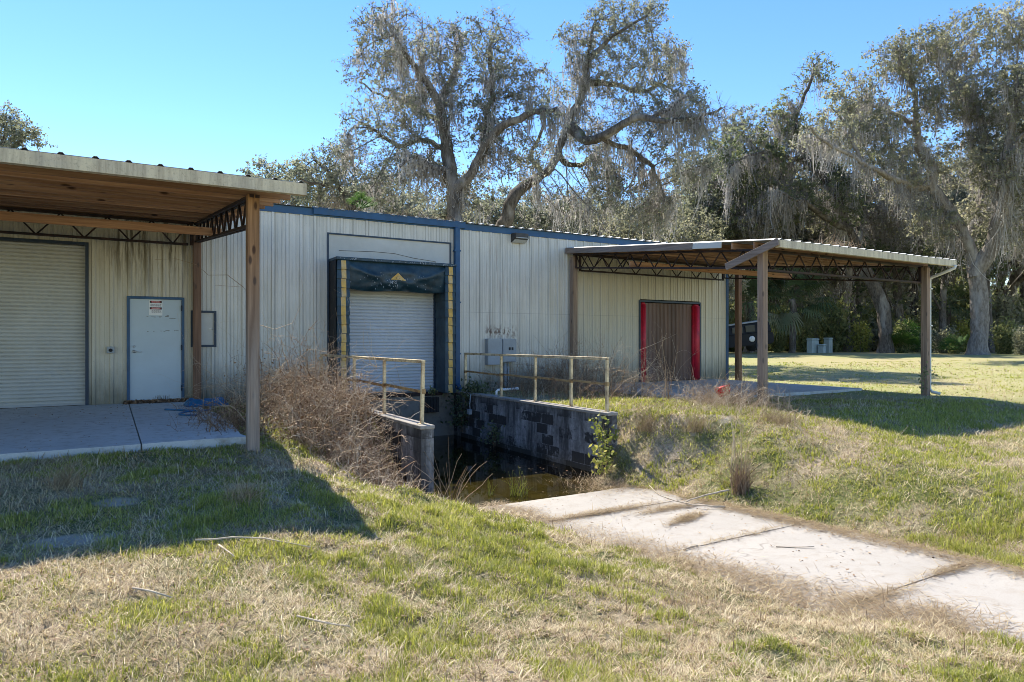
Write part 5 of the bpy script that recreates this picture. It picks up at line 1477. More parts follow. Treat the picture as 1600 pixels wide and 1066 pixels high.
# ------------------------------------------------------------------ grass, dead thatch and weeds
MAT['blade'] = m_leaf('grass_blades', [(0.16, 0.19, 0.035), (0.31, 0.33, 0.075), (0.47, 0.46, 0.14), (0.60, 0.56, 0.26)], 0.45, 0.42, (1.25, 1.25, 0.65), 0.35)
MAT['straw'] = m_leaf('dead_grass', [(0.20, 0.135, 0.075), (0.38, 0.285, 0.165), (0.56, 0.46, 0.275), (0.72, 0.62, 0.40)], 0.3, 0.48, (1.05, 1, 0.9), 0.35)
MAT['brush'] = m_leaf('dead_stems', [(0.13, 0.075, 0.040), (0.28, 0.185, 0.112), (0.47, 0.355, 0.235), (0.68, 0.575, 0.44)], 0.15, 0.8, (1, 1, 1))
rng = np.random.default_rng(9)
def paved(x, y):
    pl = (x < 1.42 + 0.30 * (fbm(y, y*0 + 4, 0.9, 8) - .5)) & (y > 9.28)
    pr = (x > 11.1) & (x < 16.9) & (y > 10.5)
    pit = (x > PIT_X0 - 0.24) & (x < PIT_X1 + 0.24) & (y > PIT_Y - 0.05)
    bld = (y > WALL_Y - 0.03) & (y < WALL_Y + 10.3) & (x < 17.6)
    bare = np.zeros(np.shape(x), bool)
    for cx, cy, rx_, ry_ in BARE:
        bare |= (((x - cx) / rx_)**2 + ((y - cy) / ry_)**2 + 0.9 * (fbm(x, y, 5, 3, 2) - .5) < .85) & (_hash((x * 9e3).astype(int), (y * 9e3).astype(int), 5) < .62)
    return pl | pr | pit | bld | bare
def on_ramp(x, y):
    return (x > PIT_X0) & (x < PIT_X1) & (y < 9.1) & (ground_z(x, y) < ramp_z(y) + 0.010)
def scatter(n, d0, d1, power, half=0.88):
    """Ground points in a fan in front of the eye, thinner with distance."""
    a = rng.random(n)
    p = 2 - power
    d = (d0**p + a * (d1**p - d0**p))**(1/p)
    l = (rng.random(n) * 2 - 1) * half * d
    return d * SN + l * CS, d * CS - l * SN, d
def greenness(x, y):
    g = 0.098 + 0.42 * fbm(x, y, 0.6, 31, 3) + 0.40 * fbm(x, y, 3.4, 35, 2) + 0.15 * vnoise(x, y, 14, 36)
    # greener along the left shoulder of the ramp and on the right bank, drier at the lower left
    g = g + 0.11 * np.exp(-((x - 3.4) / 1.1)**2 - ((y - 7.0) / 2.4)**2) + 0.06 * np.exp(-((x - 9.5) / 2.5)**2 - ((y - 6.5) / 2.5)**2)
    g = g - 0.07 * np.exp(-((x + 0.3) / 1.3)**2 - ((y - 4.4) / 2.2)**2) - 0.09 * np.exp(-((x - 4.6 ) / 0.7)**2 - ((y - 4.0) / 2.2)**2)
    return g
def blades(x, y, h, w, lean, tint, bend=0.5):
    """Curved two-segment blades."""
    n = len(x); z = ground_z(x, y) - 0.008
    a = rng.random(n) * 2 * np.pi
    dx, dy = np.cos(a), np.sin(a)
    sx, sy = -dy * w * 0.5, dx * w * 0.5
    up = np.cos(lean); ou = np.sin(lean)
    l2 = np.clip(lean + bend * rng.uniform(0.2, 1.2, n), 0, 1.75)
    p0 = np.stack([x, y, z], 1); p1 = p0 + np.stack([dx*ou, dy*ou, up], 1) * (h * 0.55)[:, None]
    p2 = p1 + np.stack([dx*np.sin(l2), dy*np.sin(l2), np.cos(l2)], 1) * (h * 0.5)[:, None]
    s = np.stack([sx, sy, 0*x], 1)
    V = np.stack([p0 - s, p0 + s, p1 + s*0.8, p1 - s*0.8, p2 + s*0.12, p2 - s*0.12], 1).reshape(-1, 3)
    o = np.arange(n)[:, None] * 6
    F = np.concatenate([o + np.array([[0, 1, 2, 3]]), o + np.array([[3, 2, 4, 5]])], 1).reshape(-1, 4)
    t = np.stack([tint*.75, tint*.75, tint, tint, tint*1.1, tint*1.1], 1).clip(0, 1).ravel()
    return V, F, t
def green_layer(n, d0, d1, power, hs, ws):
    x, y, d = scatter(n, d0, d1, power)
    # gather blades into small tufts
    j = rng.integers(0, max(1, n // 7), n); ang = rng.random(n) * 6.28; rr = np.abs(rng.normal(0, .035, n)) * (1 + d * .06)
    x = x[j] + np.cos(ang) * rr; y = y[j] + np.sin(ang) * rr; d = d[j]
    g = greenness(x, y)
    keep = (rng.random(n) < np.clip((g - 0.36) * 3.4, 0.16, 1)) & ~paved(x, y) & ~on_ramp(x, y)
    x, y, d, g = x[keep], y[keep], d[keep], g[keep]; m = len(x)
    lush = np.clip((g - .38) * 4.2, .4, 1.35)
    h = hs * np.minimum(rng.lognormal(0, .4, m), 1.9) * lush * (1 + .02 * d); w = ws * rng.uniform(.6, 1.4, m) * (1 + .10 * np.maximum(0, d - 3))
    tn = np.clip(.40 + .3 * (vnoise(x, y, 1.3, 71) - .5) + rng.normal(0, .28, m), 0, 1)
    return blades(x, y, h, w, np.abs(rng.normal(.25, .35, m)), tn, .8)
def straw_layer(n, d0, d1, power, ls, ws):
    x, y, d = scatter(n, d0, d1, power)
    g = greenness(x, y)
    keep = (rng.random(n) < np.clip(1.25 - (g - .40) * 3.2, .30, 1)) & ~paved(x, y) & ~on_ramp(x, y)
    x, y, d, g = x[keep], y[keep], d[keep], g[keep]; m = len(x)
    l = ls * np.minimum(rng.lognormal(0, .6, m), 2.6) * (1 + .02 * d); w = ws * rng.uniform(.6, 1.4, m) * (1 + .10 * np.maximum(0, d - 3))
    tn = np.clip(.60 + .6 * (fbm(x, y, 1.0, 77, 2) - .5) + rng.normal(0, .30, m), 0, 1)
    return blades(x, y, l, w, np.clip(rng.normal(1.15, .35, m), .2, 1.52), tn, .35)
def join(parts):
    V = []; F = []; T = []; o = 0
    for v, f, t in parts:
        V.append(v); F.append(f + o); T.append(t); o += len(v)
    return np.vstack(V), np.vstack(F), np.concatenate(T)
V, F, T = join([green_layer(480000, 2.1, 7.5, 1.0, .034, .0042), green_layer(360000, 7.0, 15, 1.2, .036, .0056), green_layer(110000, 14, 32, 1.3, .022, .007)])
tag(big_mesh('grass', V, F, MAT['blade'], None, {'tint': T}), 'short mixed green grass over the lawn and banks', 'grass', kind='stuff')
parts = [straw_layer(400000, 2.1, 7.5, 1.0, .040, .0040), straw_layer(240000, 7.0, 15, 1.2, .048, .0052), straw_layer(60000, 14, 30, 1.3, .035, .007)]
# drifts of dead grass over the ramp's edges and joints
def drift(n, cx, cy, sx, sy, rot=0.0, ls=.08, ws=.0052, lean=1.46):
    n = int(n * .62)
    a = rng.normal(0, 1, n) * sx; b = rng.normal(0, 1, n) * sy
    x = cx + a * math.cos(rot) - b * math.sin(rot); y = cy + a * math.sin(rot) + b * math.cos(rot)
    k = ~((x > PIT_X0 - .24) & (x < PIT_X1 + .24) & (y > PIT_Y + .6)); x, y = x[k], y[k]; m = len(x)
    v, f, t = blades(x, y, ls * rng.lognormal(0, .4, m), ws * rng.uniform(.6, 1.5, m), np.clip(rng.normal(lean, .14, m), .3, 1.55), np.clip(rng.normal(.30, .22, m), 0, 1), .08)
    onr = (x > PIT_X0) & (x < PIT_X1)
    lift = np.where(onr, np.maximum(ramp_z(y) + .022 - (ground_z(x, y) - .008), 0), 0)
    v = v.reshape(-1, 6, 3); v[:, :, 2] += (lift + rng.random(m) * .015)[:, None]
    return v.reshape(-1, 3), f, t
for args in [(2600, 5.6, 7.08, .55, .05), (1500, 6.55, 6.75, .35, .07), (1500, 6.3, 6.2, .22, .05, .3), (2600, 4.75, 7.6, .12, .5), (1800, 4.35, 7.9, .16, .35), (5200, 7.25, 6.0, .12, 1.0), (4200, 7.35, 4.2, .14, .9), (3000, 7.4, 2.8, .16, .7),
             (4200, 4.85, 5.4, .22, .7), (5200, 5.0, 4.0, .24, .7), (5200, 5.35, 2.8, .28, .5), (700, 5.6, 3.30, .3, .04), (900, 5.4, 2.7, .26, .08, .4), (500, 6.3, 5.25, .5, .02), (3600, 7.05, 9.0, .35, .4, 0, .14, .005, 1.1), (1800, 7.0, 8.3, .4, .3), (800, 6.9, 3.34, .25, .03)]:
    parts.append(drift(*args))
V, F, T = join(parts)
tag(big_mesh('dead_grass', V, F, MAT['straw'], None, {'tint': T}), 'straw coloured dead grass matted through the lawn and over the ramp edges', 'dead grass', kind='stuff')

# fallen oak leaves on the lawn, the slabs, the ramp and the water
fx, fy, fd = scatter(9000, 2.1, 18, 1.0); kf = rng.random(9000) < np.clip(fbm(fx, fy, .5, 44, 2) * 2.4 - .6, .12, 1)
kf &= ~((fy > WALL_Y - .1) | ((fx > PIT_X0 - .24) & (fx < PIT_X1 + .24) & (fy > 8.3)))
fx, fy = fx[kf], fy[kf]; fz = ground_z(fx, fy)
fz = np.where((fx > PIT_X0) & (fx < PIT_X1) & (fy < 8.3), np.maximum(fz, ramp_z(fy) + .012), fz); pv = paved(fx, fy)
fz = np.where(pv, np.where((fy > 9.1) & (fz < .0), 0.0, fz), fz + .022 * rng.random(len(fx)))
wx = rng.uniform(PIT_X0 + .1, PIT_X1 - .1, 260); wy = rng.uniform(8.35, 12.5, 260); ww = rng.random(260) < np.clip((wx - 5.2) * .5, .12, 1)
lc = np.vstack([np.stack([fx, fy, fz + .006], 1), np.stack([wx[ww], wy[ww], np.full(ww.sum(), -1.100)], 1)])
lv, lf = quads_leaves(np.zeros_like(lc), .021, rng, 2.1); lv[:, 2] *= .28
fr = np.repeat(np.concatenate([np.ones(len(fx)), np.full(ww.sum(), .05)]), 4); lv[:, 2] *= fr
lv += np.repeat(lc, 4, 0)
tag(big_mesh('fallen_leaves', lv, lf, MAT['brush'], None, {'tint': np.repeat(np.clip(rng.normal(.4, .25, len(lc)), 0, 1), 4)}), 'brown fallen oak leaves scattered over grass, slab and ramp', 'fallen leaves', kind='stuff')

def stems(P, L, r, lean, rngx, droop, tint, segs=7, curl=0.25, az=None):
    """Many thin curved stems grown from points P; returns verts, faces, tint and their nodes."""
    n = len(P); az = rngx.random(n) * 2 * np.pi if az is None else az
    th = lean.copy(); p = P.copy(); nodes = [p.copy()]
    for k in range(segs):
        d = np.stack([np.cos(az)*np.sin(th), np.sin(az)*np.sin(th), np.cos(th)], 1)
        p = p + d * (L / segs)[:, None]; nodes.append(p.copy())
        th = th + droop / segs + rngx.normal(0, curl, n); az = az + rngx.normal(0, curl * 1.3, n)
    N = np.stack(nodes, 1)
    V = []; F = []; off = 0
    for k in range(segs):
        v, f = frusta(N[:, k], N[:, k+1], r * (1 - k/segs*.7), r * (1 - (k+1)/segs*.7), 3)
        V.append(v); F.append(f + off); off += len(v)
    T = np.tile(np.repeat(tint, 6), segs)
    return np.vstack(V), np.vstack(F), T, N
def brush_patch(n, area, L0, r0, seed, tint_m, wisps=0.12, side=2):
    """A tangle: main canes plus thinner side shoots."""
    rx = np.random.default_rng(seed)
    x, y, hs = area(rx, n); m = len(x)
    P = np.stack([x, y, ground_z(x, y) - .03], 1)
    L = L0 * hs * rx.lognormal(0, .28, m); th = np.abs(rx.normal(.35, .3, m))
    tn = np.clip(rx.normal(tint_m, .2, m), 0, 1)
    v, f, t, N = stems(P, L, np.full(m, r0) * rx.uniform(.6, 1.4, m), th, rx, np.abs(rx.normal(1.1, .6, m)), tn)
    out = [(v, f, t)]
    k = m * side; si = rx.integers(0, m, k); ni = rx.integers(2, 7, k)
    v, f, t, _ = stems(N[si, ni], L[si] * rx.uniform(.15, .5, k), np.full(k, r0*.55), rx.uniform(.3, 2.0, k), rx, rx.normal(.3, .8, k), np.clip(tn[si] + rx.normal(.08, .12, k), 0, 1), 5, .35)
    out.append((v, f, t))
    return out
# the sprawl of dead canes left of the pit
def area_left(rx, n):
    y = rx.uniform(9.1, 13.8, n); x = rx.uniform(1.75, 3.85, n)
    dens = fbm(x, y, 0.9, 55, 2); lo = 2.35 + (y - 11.0) * .10 + .9 * np.clip((10.2 - y), 0, 1)
    k = (rx.random(n) < np.clip((x - lo + .5) * 1.4, .05, 1)) & (dens > .30) & ~((y < 9.5) & (x < 2.9))
    x, y = x[k], y[k]
    return x, y, (.62 + .75 * (fbm(x, y, .8, 58, 2))) * np.clip(1.12 - (x - 2.5) * .32, .5, 1.15) * np.clip(.75 + (y - 9.5) * .16, .6, 1.05)
out = brush_patch(1150, area_left, .94, .0055, 61, .60, side=4) + brush_patch(260, area_left, 1.15, .0095, 161, .50, side=3)
def area_spill(rx, n):
    x = rx.normal(3.25, .40, n); y = rx.normal(9.6, .65, n); k = (x < 3.75) & (y > 8.0)
    return x[k], y[k], np.full(k.sum(), .62)
out += brush_patch(300, area_spill, .75, .0062, 62, .78, side=4)
def area_post(rx, n):
    x = rx.normal(1.5, .22, n); y = rx.normal(11.2, 1.0, n); k = (x < 2.0) & (y > 9.6) & (y < 14)
    return x[k], y[k], np.full(k.sum(), .6)
out += brush_patch(300, area_post, .6, .005, 63, .22, side=3)
def area_wisp(rx, n):
    x = rx.uniform(2.0, 4.3, n); y = rx.uniform(12.0, 14.4, n); return x, y, np.full(n, 1.55)
out += brush_patch(90, area_wisp, 1.0, .0035, 64, .72, side=3)
lx, ly, lh = area_left(rng, 26000); lz = ground_z(lx, ly) + np.abs(rng.normal(0, .32, len(lx))) * lh; q4 = quads_leaves(np.stack([lx, ly, lz], 1), .026, rng, 1.7)
out.append((q4[0], q4[1], np.repeat(np.clip(rng.normal(.3, .2, len(lx)), 0, 1), 4)))
V, F, T = join(out)
tag(big_mesh('dead_brush', V, F, MAT['brush'], None, {'tint': T}), 'tangled reddish brown dead brush between the left lean-to and the loading pit', 'brush', kind='stuff')
# dead weeds along the foot of the wall and right of the pit
def area_r(rx, n):
    x = rx.uniform(7.8, 13.2, n); y = rx.uniform(9.8, 15.2, n)
    k = rx.random(n) < np.clip(.25 + (y - 11.5) * .35, .0, 1) * np.clip((x - 7.6) * .8, .2, 1) * np.clip((13.4 - x) * .7, 0, 1)
    k &= ~((x > 11.0) & (y > 10.2))
    x, y = x[k], y[k]; return x, y, np.clip(.75 + .25 * (x - 9), .55, 1.05) * (.7 + .6 * fbm(x, y, 1.1, 90, 2))
out = brush_patch(2000, area_r, .95, .005, 65, .32, side=3)
def area_r2(rx, n):
    x = rx.normal(10.6, .55, n); y = rx.normal(9.4, .7, n); k = (y > 8.2) & (x > 8.6)
    return x[k], y[k], np.full(k.sum(), .62)
out += brush_patch(480, area_r2, .85, .0048, 66, .62, side=3)
def area_bank(rx, n):
    x = rx.normal(9.0, .9, n); y = rx.normal(7.9, .9, n); k = (x > 7.7) & (fbm(x, y, 1.4, 97, 2) > .45)
    return x[k], y[k], np.full(k.sum(), .8)
out += brush_patch(900, area_bank, .30, .0036, 68, .72, side=2)
def area_r3(rx, n):
    x = rx.uniform(9.6, 11.6, n); y = rx.uniform(11.0, 14.5, n); return x, y, np.full(n, 1.35)
out += brush_patch(130, area_r3, 1.0, .0038, 67, .75, side=3)
V, F, T = join(out)
tag(big_mesh('dead_weeds', V, F, MAT['brush'], None, {'tint': T}), 'grey brown dead weeds along the siding right of the loading pit', 'weeds', kind='stuff')

def clump(name, x, y, n, L, r, seed, label, cat, mat='straw', tint=.5, lean=.25, droop=.5, spread=.06, w=None, group=None, zoff=0.0):
    rx = np.random.default_rng(seed)
    P = np.stack([rx.normal(0, spread, n), rx.normal(0, spread, n), np.full(n, -.02)], 1)
    v, f, t, N = stems(P, L * rx.lognormal(0, .3, n), np.full(n, r), np.abs(rx.normal(0, lean, n)), rx, np.abs(rx.normal(droop, .3, n)), np.clip(rx.normal(tint, .16, n), 0, 1), 6, .10)
    o = tag(big_mesh(name, v, f, MAT[mat], None, {'tint': t}), label, cat, group)
    o.location = (x, y, float(ground_z(x, y)) + zoff)
    return o
clump('dry_grass_tuft', 7.72, 6.55, 150, .45, .0045, 71, 'upright reddish brown dry grass tuft at the right edge of the ramp', 'grass tuft', 'brush', .42, .22, .5, .07)
o = clump('dead_stalk', 7.85, 6.75, 9, 1.15, .006, 72, 'tall thin dead stalk standing up from the bank behind the dry tuft', 'weed', 'brush', .85, .08, .15, .05)
clump('dry_grass_tuft', 8.45, 8.1, 150, .30, .0042, 73, 'pale dry grass tuft low on the right bank near the retaining wall end', 'grass tuft', 'straw', .5, .5, .8, .10)
clump('dry_grass_tuft', 8.0, 8.75, 170, .36, .0042, 74, 'dead grass clump just right of the free end of the long retaining wall', 'grass tuft', 'straw', .35, .45, .9, .13)
clump('dry_grass_tuft', 9.6, 7.4, 170, .28, .004, 75, 'grey dry grass hummock high on the right bank', 'grass tuft', 'straw', .4, .6, .9, .16)
clump('dry_grass_tuft', -1.05, 3.9, 260, .24, .0035, 76, 'rust brown dead grass clump at the left edge of the near lawn', 'grass tuft', 'brush', .5, .6, .8, .16)
clump('dry_grass_tuft', -0.35, 7.6, 140, .22, .0035, 77, 'small dry tuft in the shade of the left lean-to roof', 'grass tuft', 'straw', .45, .4, .7, .07)
clump('dry_grass_tuft', 1.05, 6.6, 140, .20, .0035, 78, 'small tan tuft near the front edge of the left roof shadow', 'grass tuft', 'straw', .5, .5, .7, .08)
clump('dead_stalk', 10.25, 10.6, 7, 1.25, .007, 79, 'bushy brown seed stalk standing right of the retaining wall below the red jamb', 'weed', 'brush', .45, .10, .15, .05)
def area_one(rx, n): return np.zeros(n), np.zeros(n), np.ones(n)
clump('green_tuft', 0.75, 8.35, 150, .10, .004, 80, 'bright green weed tuft in the shade near the left post', 'grass tuft', 'blade', .2, .7, .6, .12)
clump('green_tuft', -2.05, 5.85, 200, .12, .004, 81, 'bright green weed tuft in shade at the left edge', 'grass tuft', 'blade', .2, .7, .6, .18)
o = clump('reed_tuft', 5.35, 8.75, 34, .30, .005, 82, 'thin green reeds standing in the shallow water', 'reeds', 'blade', .42, .16, .35, .07); o.location.z = -1.12
o = clump('reed_tuft', 5.0, 8.95, 9, .22, .0045, 83, 'few short green reeds in the water left of the others', 'reeds', 'blade', .42, .16, .3, .04); o.location.z = -1.12
clump('bare_twigs', 4.22, 8.75, 16, .72, .007, 84, 'bare grey twigs leaning out over the water by the left wall end', 'twigs', 'brush', .45, .5, .1, .08, zoff=.1)
clump('bare_twigs', 8.45, 13.0, 12, .65, .006, 85, 'arched pale twigs behind the long railing', 'twigs', 'brush', .7, .8, 1.2, .1)

def leafy(name, x, y, z, h, n, seed, mat, label, cat, leaf=.045, stemn=4, spread=.12, tint=.5):
    rx = np.random.default_rng(seed)
    P = np.stack([rx.normal(0, .03, stemn), rx.normal(0, .03, stemn), np.zeros(stemn)], 1)
    v, f, t, N = stems(P, np.full(stemn, h) * rx.uniform(.7, 1.05, stemn), np.full(stemn, .006), np.abs(rx.normal(0, .12, stemn)), rx, rx.normal(0.1, .2, stemn), np.full(stemn, .35), 7, .08)
    r = empty(name, (x, y, z), label, cat)
    big_mesh('stem', v, f, MAT['brush'], r, {'tint': t}, world_coords=False)
    si = rx.integers(0, stemn, n); ni = rx.integers(2, 8, n)
    C = N[si, ni] + rx.normal(0, spread, (n, 3)) * np.array([1, 1, .6])
    V, F = quads_leaves(C, leaf, rx, 1.6); big_mesh('foliage', V, F, MAT[mat], r, {'tint': np.repeat(np.clip(rx.normal(tint, .2, n), 0, 1), 4)}, world_coords=False)
    return r
leafy('sapling', 7.25, 8.98, -1.0, 1.0, 190, 91, 'shrub_yellow', 'leafy green sapling growing against the end of the long retaining wall', 'sapling', .05, 4, .075, .30)
leafy('sapling', 16.55, 8.6, float(ground_z(16.55, 8.6)), .85, 70, 92, 'leaf_green', 'thin sapling beside the far right post of the right lean-to', 'sapling', .045, 3, .08, .5)
leafy('weed', 6.95, 8.75, -1.0, .45, 110, 93, 'shrub_yellow', 'yellow-green weed at the water edge under the sapling', 'weed', .05, 4, .08, .6)
leafy('ivy', 7.30, 14.6, -.95, 1.05, 420, 94, 'leaf_green', 'dark ivy in the far corner of the loading pit', 'ivy', .06, 6, .16, .2)
leafy('ivy', 7.55, 14.35, -.10, .28, 240, 95, 'leaf_green', 'dark leafy weed on top of the wall corner beside the downspout', 'ivy', .06, 6, .16, .3)
leafy('ivy', 7.27, 12.9, -1.1, .55, 150, 96, 'leaf_green', 'green creeper low on the inner face of the pit wall', 'ivy', .05, 4, .10, .45)
leafy('weed', 6.7, WALL_Y - .45, -.05, .16, 60, 97, 'shrub', 'small green weed at the sill beside the right shelter pad', 'weed', .045, 4, .05, .5)
leafy('weed', -1.62, 9.3, -.1, .55, 70, 98, 'leaf_green', 'small dark weed at the left edge of the left slab', 'weed', .04, 3, .07, .3)
# plants rooted in the blue gutter
make_palm('fern', (5.05, WALL_Y - .05, H + .10), 0.0, 12, .20, .19, 321, 'palm_light', 'small bright green fan palm seedling growing in the navy gutter', 'fern', .3, .05)
for i, (x, n, L, lb) in enumerate([(4.35, 90, .30, 'reddish dead tuft in the navy gutter left of the green seedling'), (6.0, 60, .16, 'low dead weeds in the navy gutter right of the green seedling'), (7.0, 60, .14, 'sparse dead weeds near the right end of the navy gutter')]):
    o = clump('gutter_weeds', x, WALL_Y - .12, n, L, .0035, 330 + i, lb, 'weeds', 'brush', .45, .5, .6, .22); o.location = (x, WALL_Y - .14, H + .12)
o = clump('leaf_litter', 12.85, 9.2, 160, .25, .006, 340, 'heap of brown twigs and moss lying on the right lean-to roof', 'twigs', 'brush', .5, 1.0, .6, .22); o.location = (13.4, 8.9, roof_under(8.9) + .03)

# fallen sticks
def stick(pts, r, label):
    mb = MB(); q = resample([(x, y, (float(ground_z(x, y)) if not on_ramp(np.array([x]), np.array([y]))[0] else float(ramp_z(y)) + .012) + h) for x, y, h in pts], .12)
    rs_ = random.Random(len(label)); q = [(a[0] + rs_.gauss(0, .006), a[1] + rs_.gauss(0, .006), a[2] + rs_.gauss(0, .004)) for a in q]
    mb.tube(q, [r * (1 - .5 * i / len(q)) for i in range(len(q))], 6)
    return tag(mb.build('fallen_stick', MAT['stick']), label, 'stick')
MAT['stick'] = m_plain('dry_barkless_wood', (0.50, 0.41, 0.30), .8, 0, .35, 14)
stick([(7.55, 6.62, .10), (7.15, 6.75, .10), (6.8, 6.72, .06)], .016, 'pale stick lying against the dry tuft on the ramp edge')
stick([(7.1, 6.3, .04), (6.75, 6.7, .06), (6.65, 7.05, .12), (6.72, 7.35, .2)], .011, 'thin bent branch lying across the right edge of the ramp')
stick([(.55, 5.65, .05), (.95, 5.55, .05), (1.3, 5.2, .04)], .008, 'long pale straight stick on the lawn at the shadow edge')
stick([(.72, 5.55, .04), (.78, 5.25, .03)], .008, 'short stick below the long pale one on the lawn')
stick([(.12, 4.9, .04), (.35, 4.75, .03)], .008, 'short pale twig on the dry lawn left of centre')
stick([(.95, 4.05, .04), (1.2, 3.85, .04)], .007, 'thin twig lying in the near lawn grass')
stick([(6.15, 4.75, .01), (6.45, 4.5, .012)], .008, 'short twig lying on the pale concrete ramp')
stick([(5.25, 5.22, .01), (5.5, 5.24, .012)], .010, 'small twig in the ramp joint by the grass edge')

# ------------------------------------------------------------------ loose things
# crumpled blue tarp and a hose on the left slab
rx = np.random.default_rng(5)
def crumple(name, cx, cy, z0, sx, sy, h, seed, m, label, cat, rot=0.0, n=26):
    u = np.linspace(-1, 1, n); U, W_ = np.meshgrid(u, u)
    edge = 1 - np.maximum(np.abs(U), np.abs(W_))**4
    zz = h * (fbm(U + 9, W_ + 3, 2.2, seed, 3)) * edge * 1.6 + .004
    X = U * sx * (1 + .25 * (fbm(U, W_, 1.1, seed + 2) - .5)) + .10 * sx * (fbm(U, W_, 3, seed + 4) - .5); Y = W_ * sy * (1 + .4 * (fbm(U, W_, 1.3, seed + 3) - .5))
    c, s = math.cos(rot), math.sin(rot)
    V = np.stack([X*c - Y*s, X*s + Y*c, zz], 2).reshape(-1, 3)
    i = (np.arange(n-1)[:, None]*n + np.arange(n-1)[None]).ravel()
    o = big_mesh(name, V, np.stack([i, i+1, i+n+1, i+n], 1), m, smooth=False); o.location = (cx, cy, z0)
    return tag(o, label, cat)
crumple('tarp', 1.60, 14.2, 0.0, .38, .30, .16, 3, MAT['tarp'], 'crumpled blue tarp on the slab at the foot of the back post', 'tarp')
mb = MB(); q = resample([(.85, 13.5, .02), (1.1, 13.2, .02), (1.35, 12.7, .03), (1.2, 12.2, .02), (1.0, 12.5, .02), (1.2, 12.9, .025), (1.5, 12.9, .03), (1.6, 13.6, .04)], .08)
mb.tube([tuple(p) for p in q], .016, 8); tag(mb.build('hose', MAT['tarp']), 'loop of dark blue hose on the slab in front of the blue tarp', 'hose')
# debris row of dead leaves at the door foot
x = rng.uniform(.25, 1.6, 1400); y = WALL_Y - .03 - np.abs(rng.normal(0, .09, 1400)); C = np.stack([x, y, rng.random(1400) * .05], 1)
V, F = quads_leaves(C, .035, rng); tag(big_mesh('leaf_litter', V, F, MAT['brush'], None, {'tint': np.repeat(rng.random(1400) * .35, 4)}), 'dark leaf litter drifted along the foot of the white steel door', 'leaf litter', kind='stuff')

# red plastic caught in the weeds by the right roof's front post
rp = crumple('red_plastic', 10.92, 9.75, float(ground_z(10.92, 9.75)) + .28, .15, .11, .21, 12, MAT['red_plastic'], 'crumpled bright red plastic caught in the weeds near the grey front post', 'plastic', .5, 18)
rp.rotation_euler = (R(62), R(18), R(-20))
sm = rp.modifiers.new('thickness', 'SOLIDIFY'); sm.thickness = .012

# old black vehicle at the edge of the wood, mostly behind the posts
def at_floor(u, d): p = foot(u, d); p[2] += .1; return p
vp = at_floor(1146, 43)
car = empty('parked_car', (0, 0, 0), 'old black utility vehicle with a pale fibreglass top, parked by the cabbage palms', 'car')
def car_body():
    prof = [(-2.1, .50), (-2.15, .85), (-2.05, 1.12), (2.25, 1.22), (2.35, 1.10), (2.35, .55), (2.0, .45), (-1.8, .42)]
    bm = bmesh.new()
    a = [bm.verts.new((x, -.88, z)) for x, z in prof]; b = [bm.verts.new((x, .88, z)) for x, z in prof]
    n = len(prof); bm.faces.new(a); bm.faces.new(b[::-1])
    for i in range(n): bm.faces.new((a[i], b[i], b[(i+1) % n], a[(i+1) % n]))
    bmesh.ops.recalc_face_normals(bm, faces=bm.faces[:]); bmesh.ops.bevel(bm, geom=bm.edges[:], offset=.05, segments=2, affect='EDGES')
    return bm
bm = car_body(); body = MB().bm(bm, None, False).build('body', MAT['car']); bm.free(); body.parent = car
def cab(prof, hw, tw, m, name, bev=.06):
    bm = bmesh.new(); zt = max(z for _, z in prof); zb = min(z for _, z in prof); n = len(prof)
    a = [bm.verts.new((x, -(hw + (tw - hw) * (z - zb) / (zt - zb)), z)) for x, z in prof]; b = [bm.verts.new((x, (hw + (tw - hw) * (z - zb) / (zt - zb)), z)) for x, z in prof]
    bm.faces.new(a); bm.faces.new(b[::-1])
    for i in range(n): bm.faces.new((a[i], b[i], b[(i+1) % n], a[(i+1) % n]))
    bmesh.ops.recalc_face_normals(bm, faces=bm.faces[:]); bmesh.ops.bevel(bm, geom=bm.edges[:], offset=bev, segments=3, affect='EDGES')
    o = MB().bm(bm).build(name, m); bm.free(); o.parent = car; return o
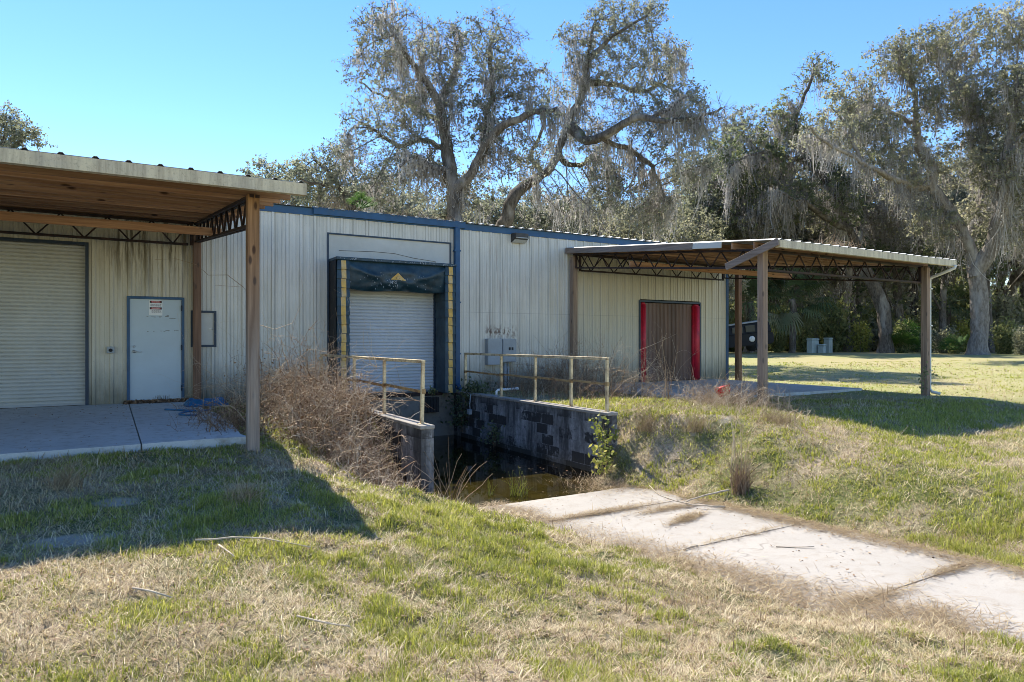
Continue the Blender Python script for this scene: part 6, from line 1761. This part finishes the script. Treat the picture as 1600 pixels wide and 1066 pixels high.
cab([(-.9, 1.14), (-.35, 1.78), (2.15, 1.92), (2.28, 1.20)], .84, .70, MAT['car'], 'cabin')
cab([(-.32, 1.80), (-.3, 1.87), (2.1, 2.02), (2.2, 1.93)], .74, .68, MAT['car_top'], 'roof', .03)
for sx0, sx1, z0, z1 in ((-.25, .45, 1.28, 1.68), (.60, 1.20, 1.30, 1.74), (1.40, 1.95, 1.32, 1.78)):
    mb = MB(); mb.box((sx0, -.845, z0), (sx1, -.80, z1), .015); o = mb.build('window', MAT['glass']); o.parent = car
for wx, wy in ((-1.35, -.80), (1.5, -.80), (-1.35, .80), (1.5, .80)):
    mb = MB(); mb.tube([(wx, wy - .11, .38), (wx, wy - .09, .38), (wx, wy + .09, .38), (wx, wy + .11, .38)], [.33, .38, .38, .33], 20); o = mb.build('wheel', MAT['rubber']); o.parent = car
    mb = MB(); sgn = -1 if wy < 0 else 1; mb.tube([(wx, wy + sgn * .112, .38), (wx, wy + sgn * .125, .38)], [.20, .16], 16); h = mb.build('rim', MAT['hub']); h.parent = o
mb = MB(); mb.tube([(.95, -.882, .86), (.95, -.905, .86)], [.19, .16], 18); mb.tube([(.95, -.9, .86), (.95, -.915, .86)], [.08, .06], 12); o = mb.build('side_cap', MAT['hub']); o.parent = car
car.location = vp; car.rotation_euler = (0, R(-5), R(-30))

# green-grey service boxes at the edge of the wood
gb = 'grey green utility boxes by the wood'
for u, d, w, h, lb in ((1270, 46, .74, 1.0, 'large grey green utility box, left of the three by the wood'), (1294, 47, .40, 1.05, 'narrower grey green utility box, right of the three by the wood'), (1284.5, 45.6, .30, .62, 'small pale utility box in front of the two larger ones')):
    p = at_floor(u, d); r = empty('utility_box', p, lb, 'utility box', gb)
    MB().box((p[0] - w/2, p[1] - .22, p[2] - .1), (p[0] + w/2, p[1] + .22, p[2] + h - .14), .03).build('cabinet', MAT['bin'], r)
    MB().box((p[0] - w/2 - .03, p[1] - .25, p[2] + h - .137), (p[0] + w/2 + .03, p[1] + .25, p[2] + h), .05).build('lid', MAT['bin'], r)
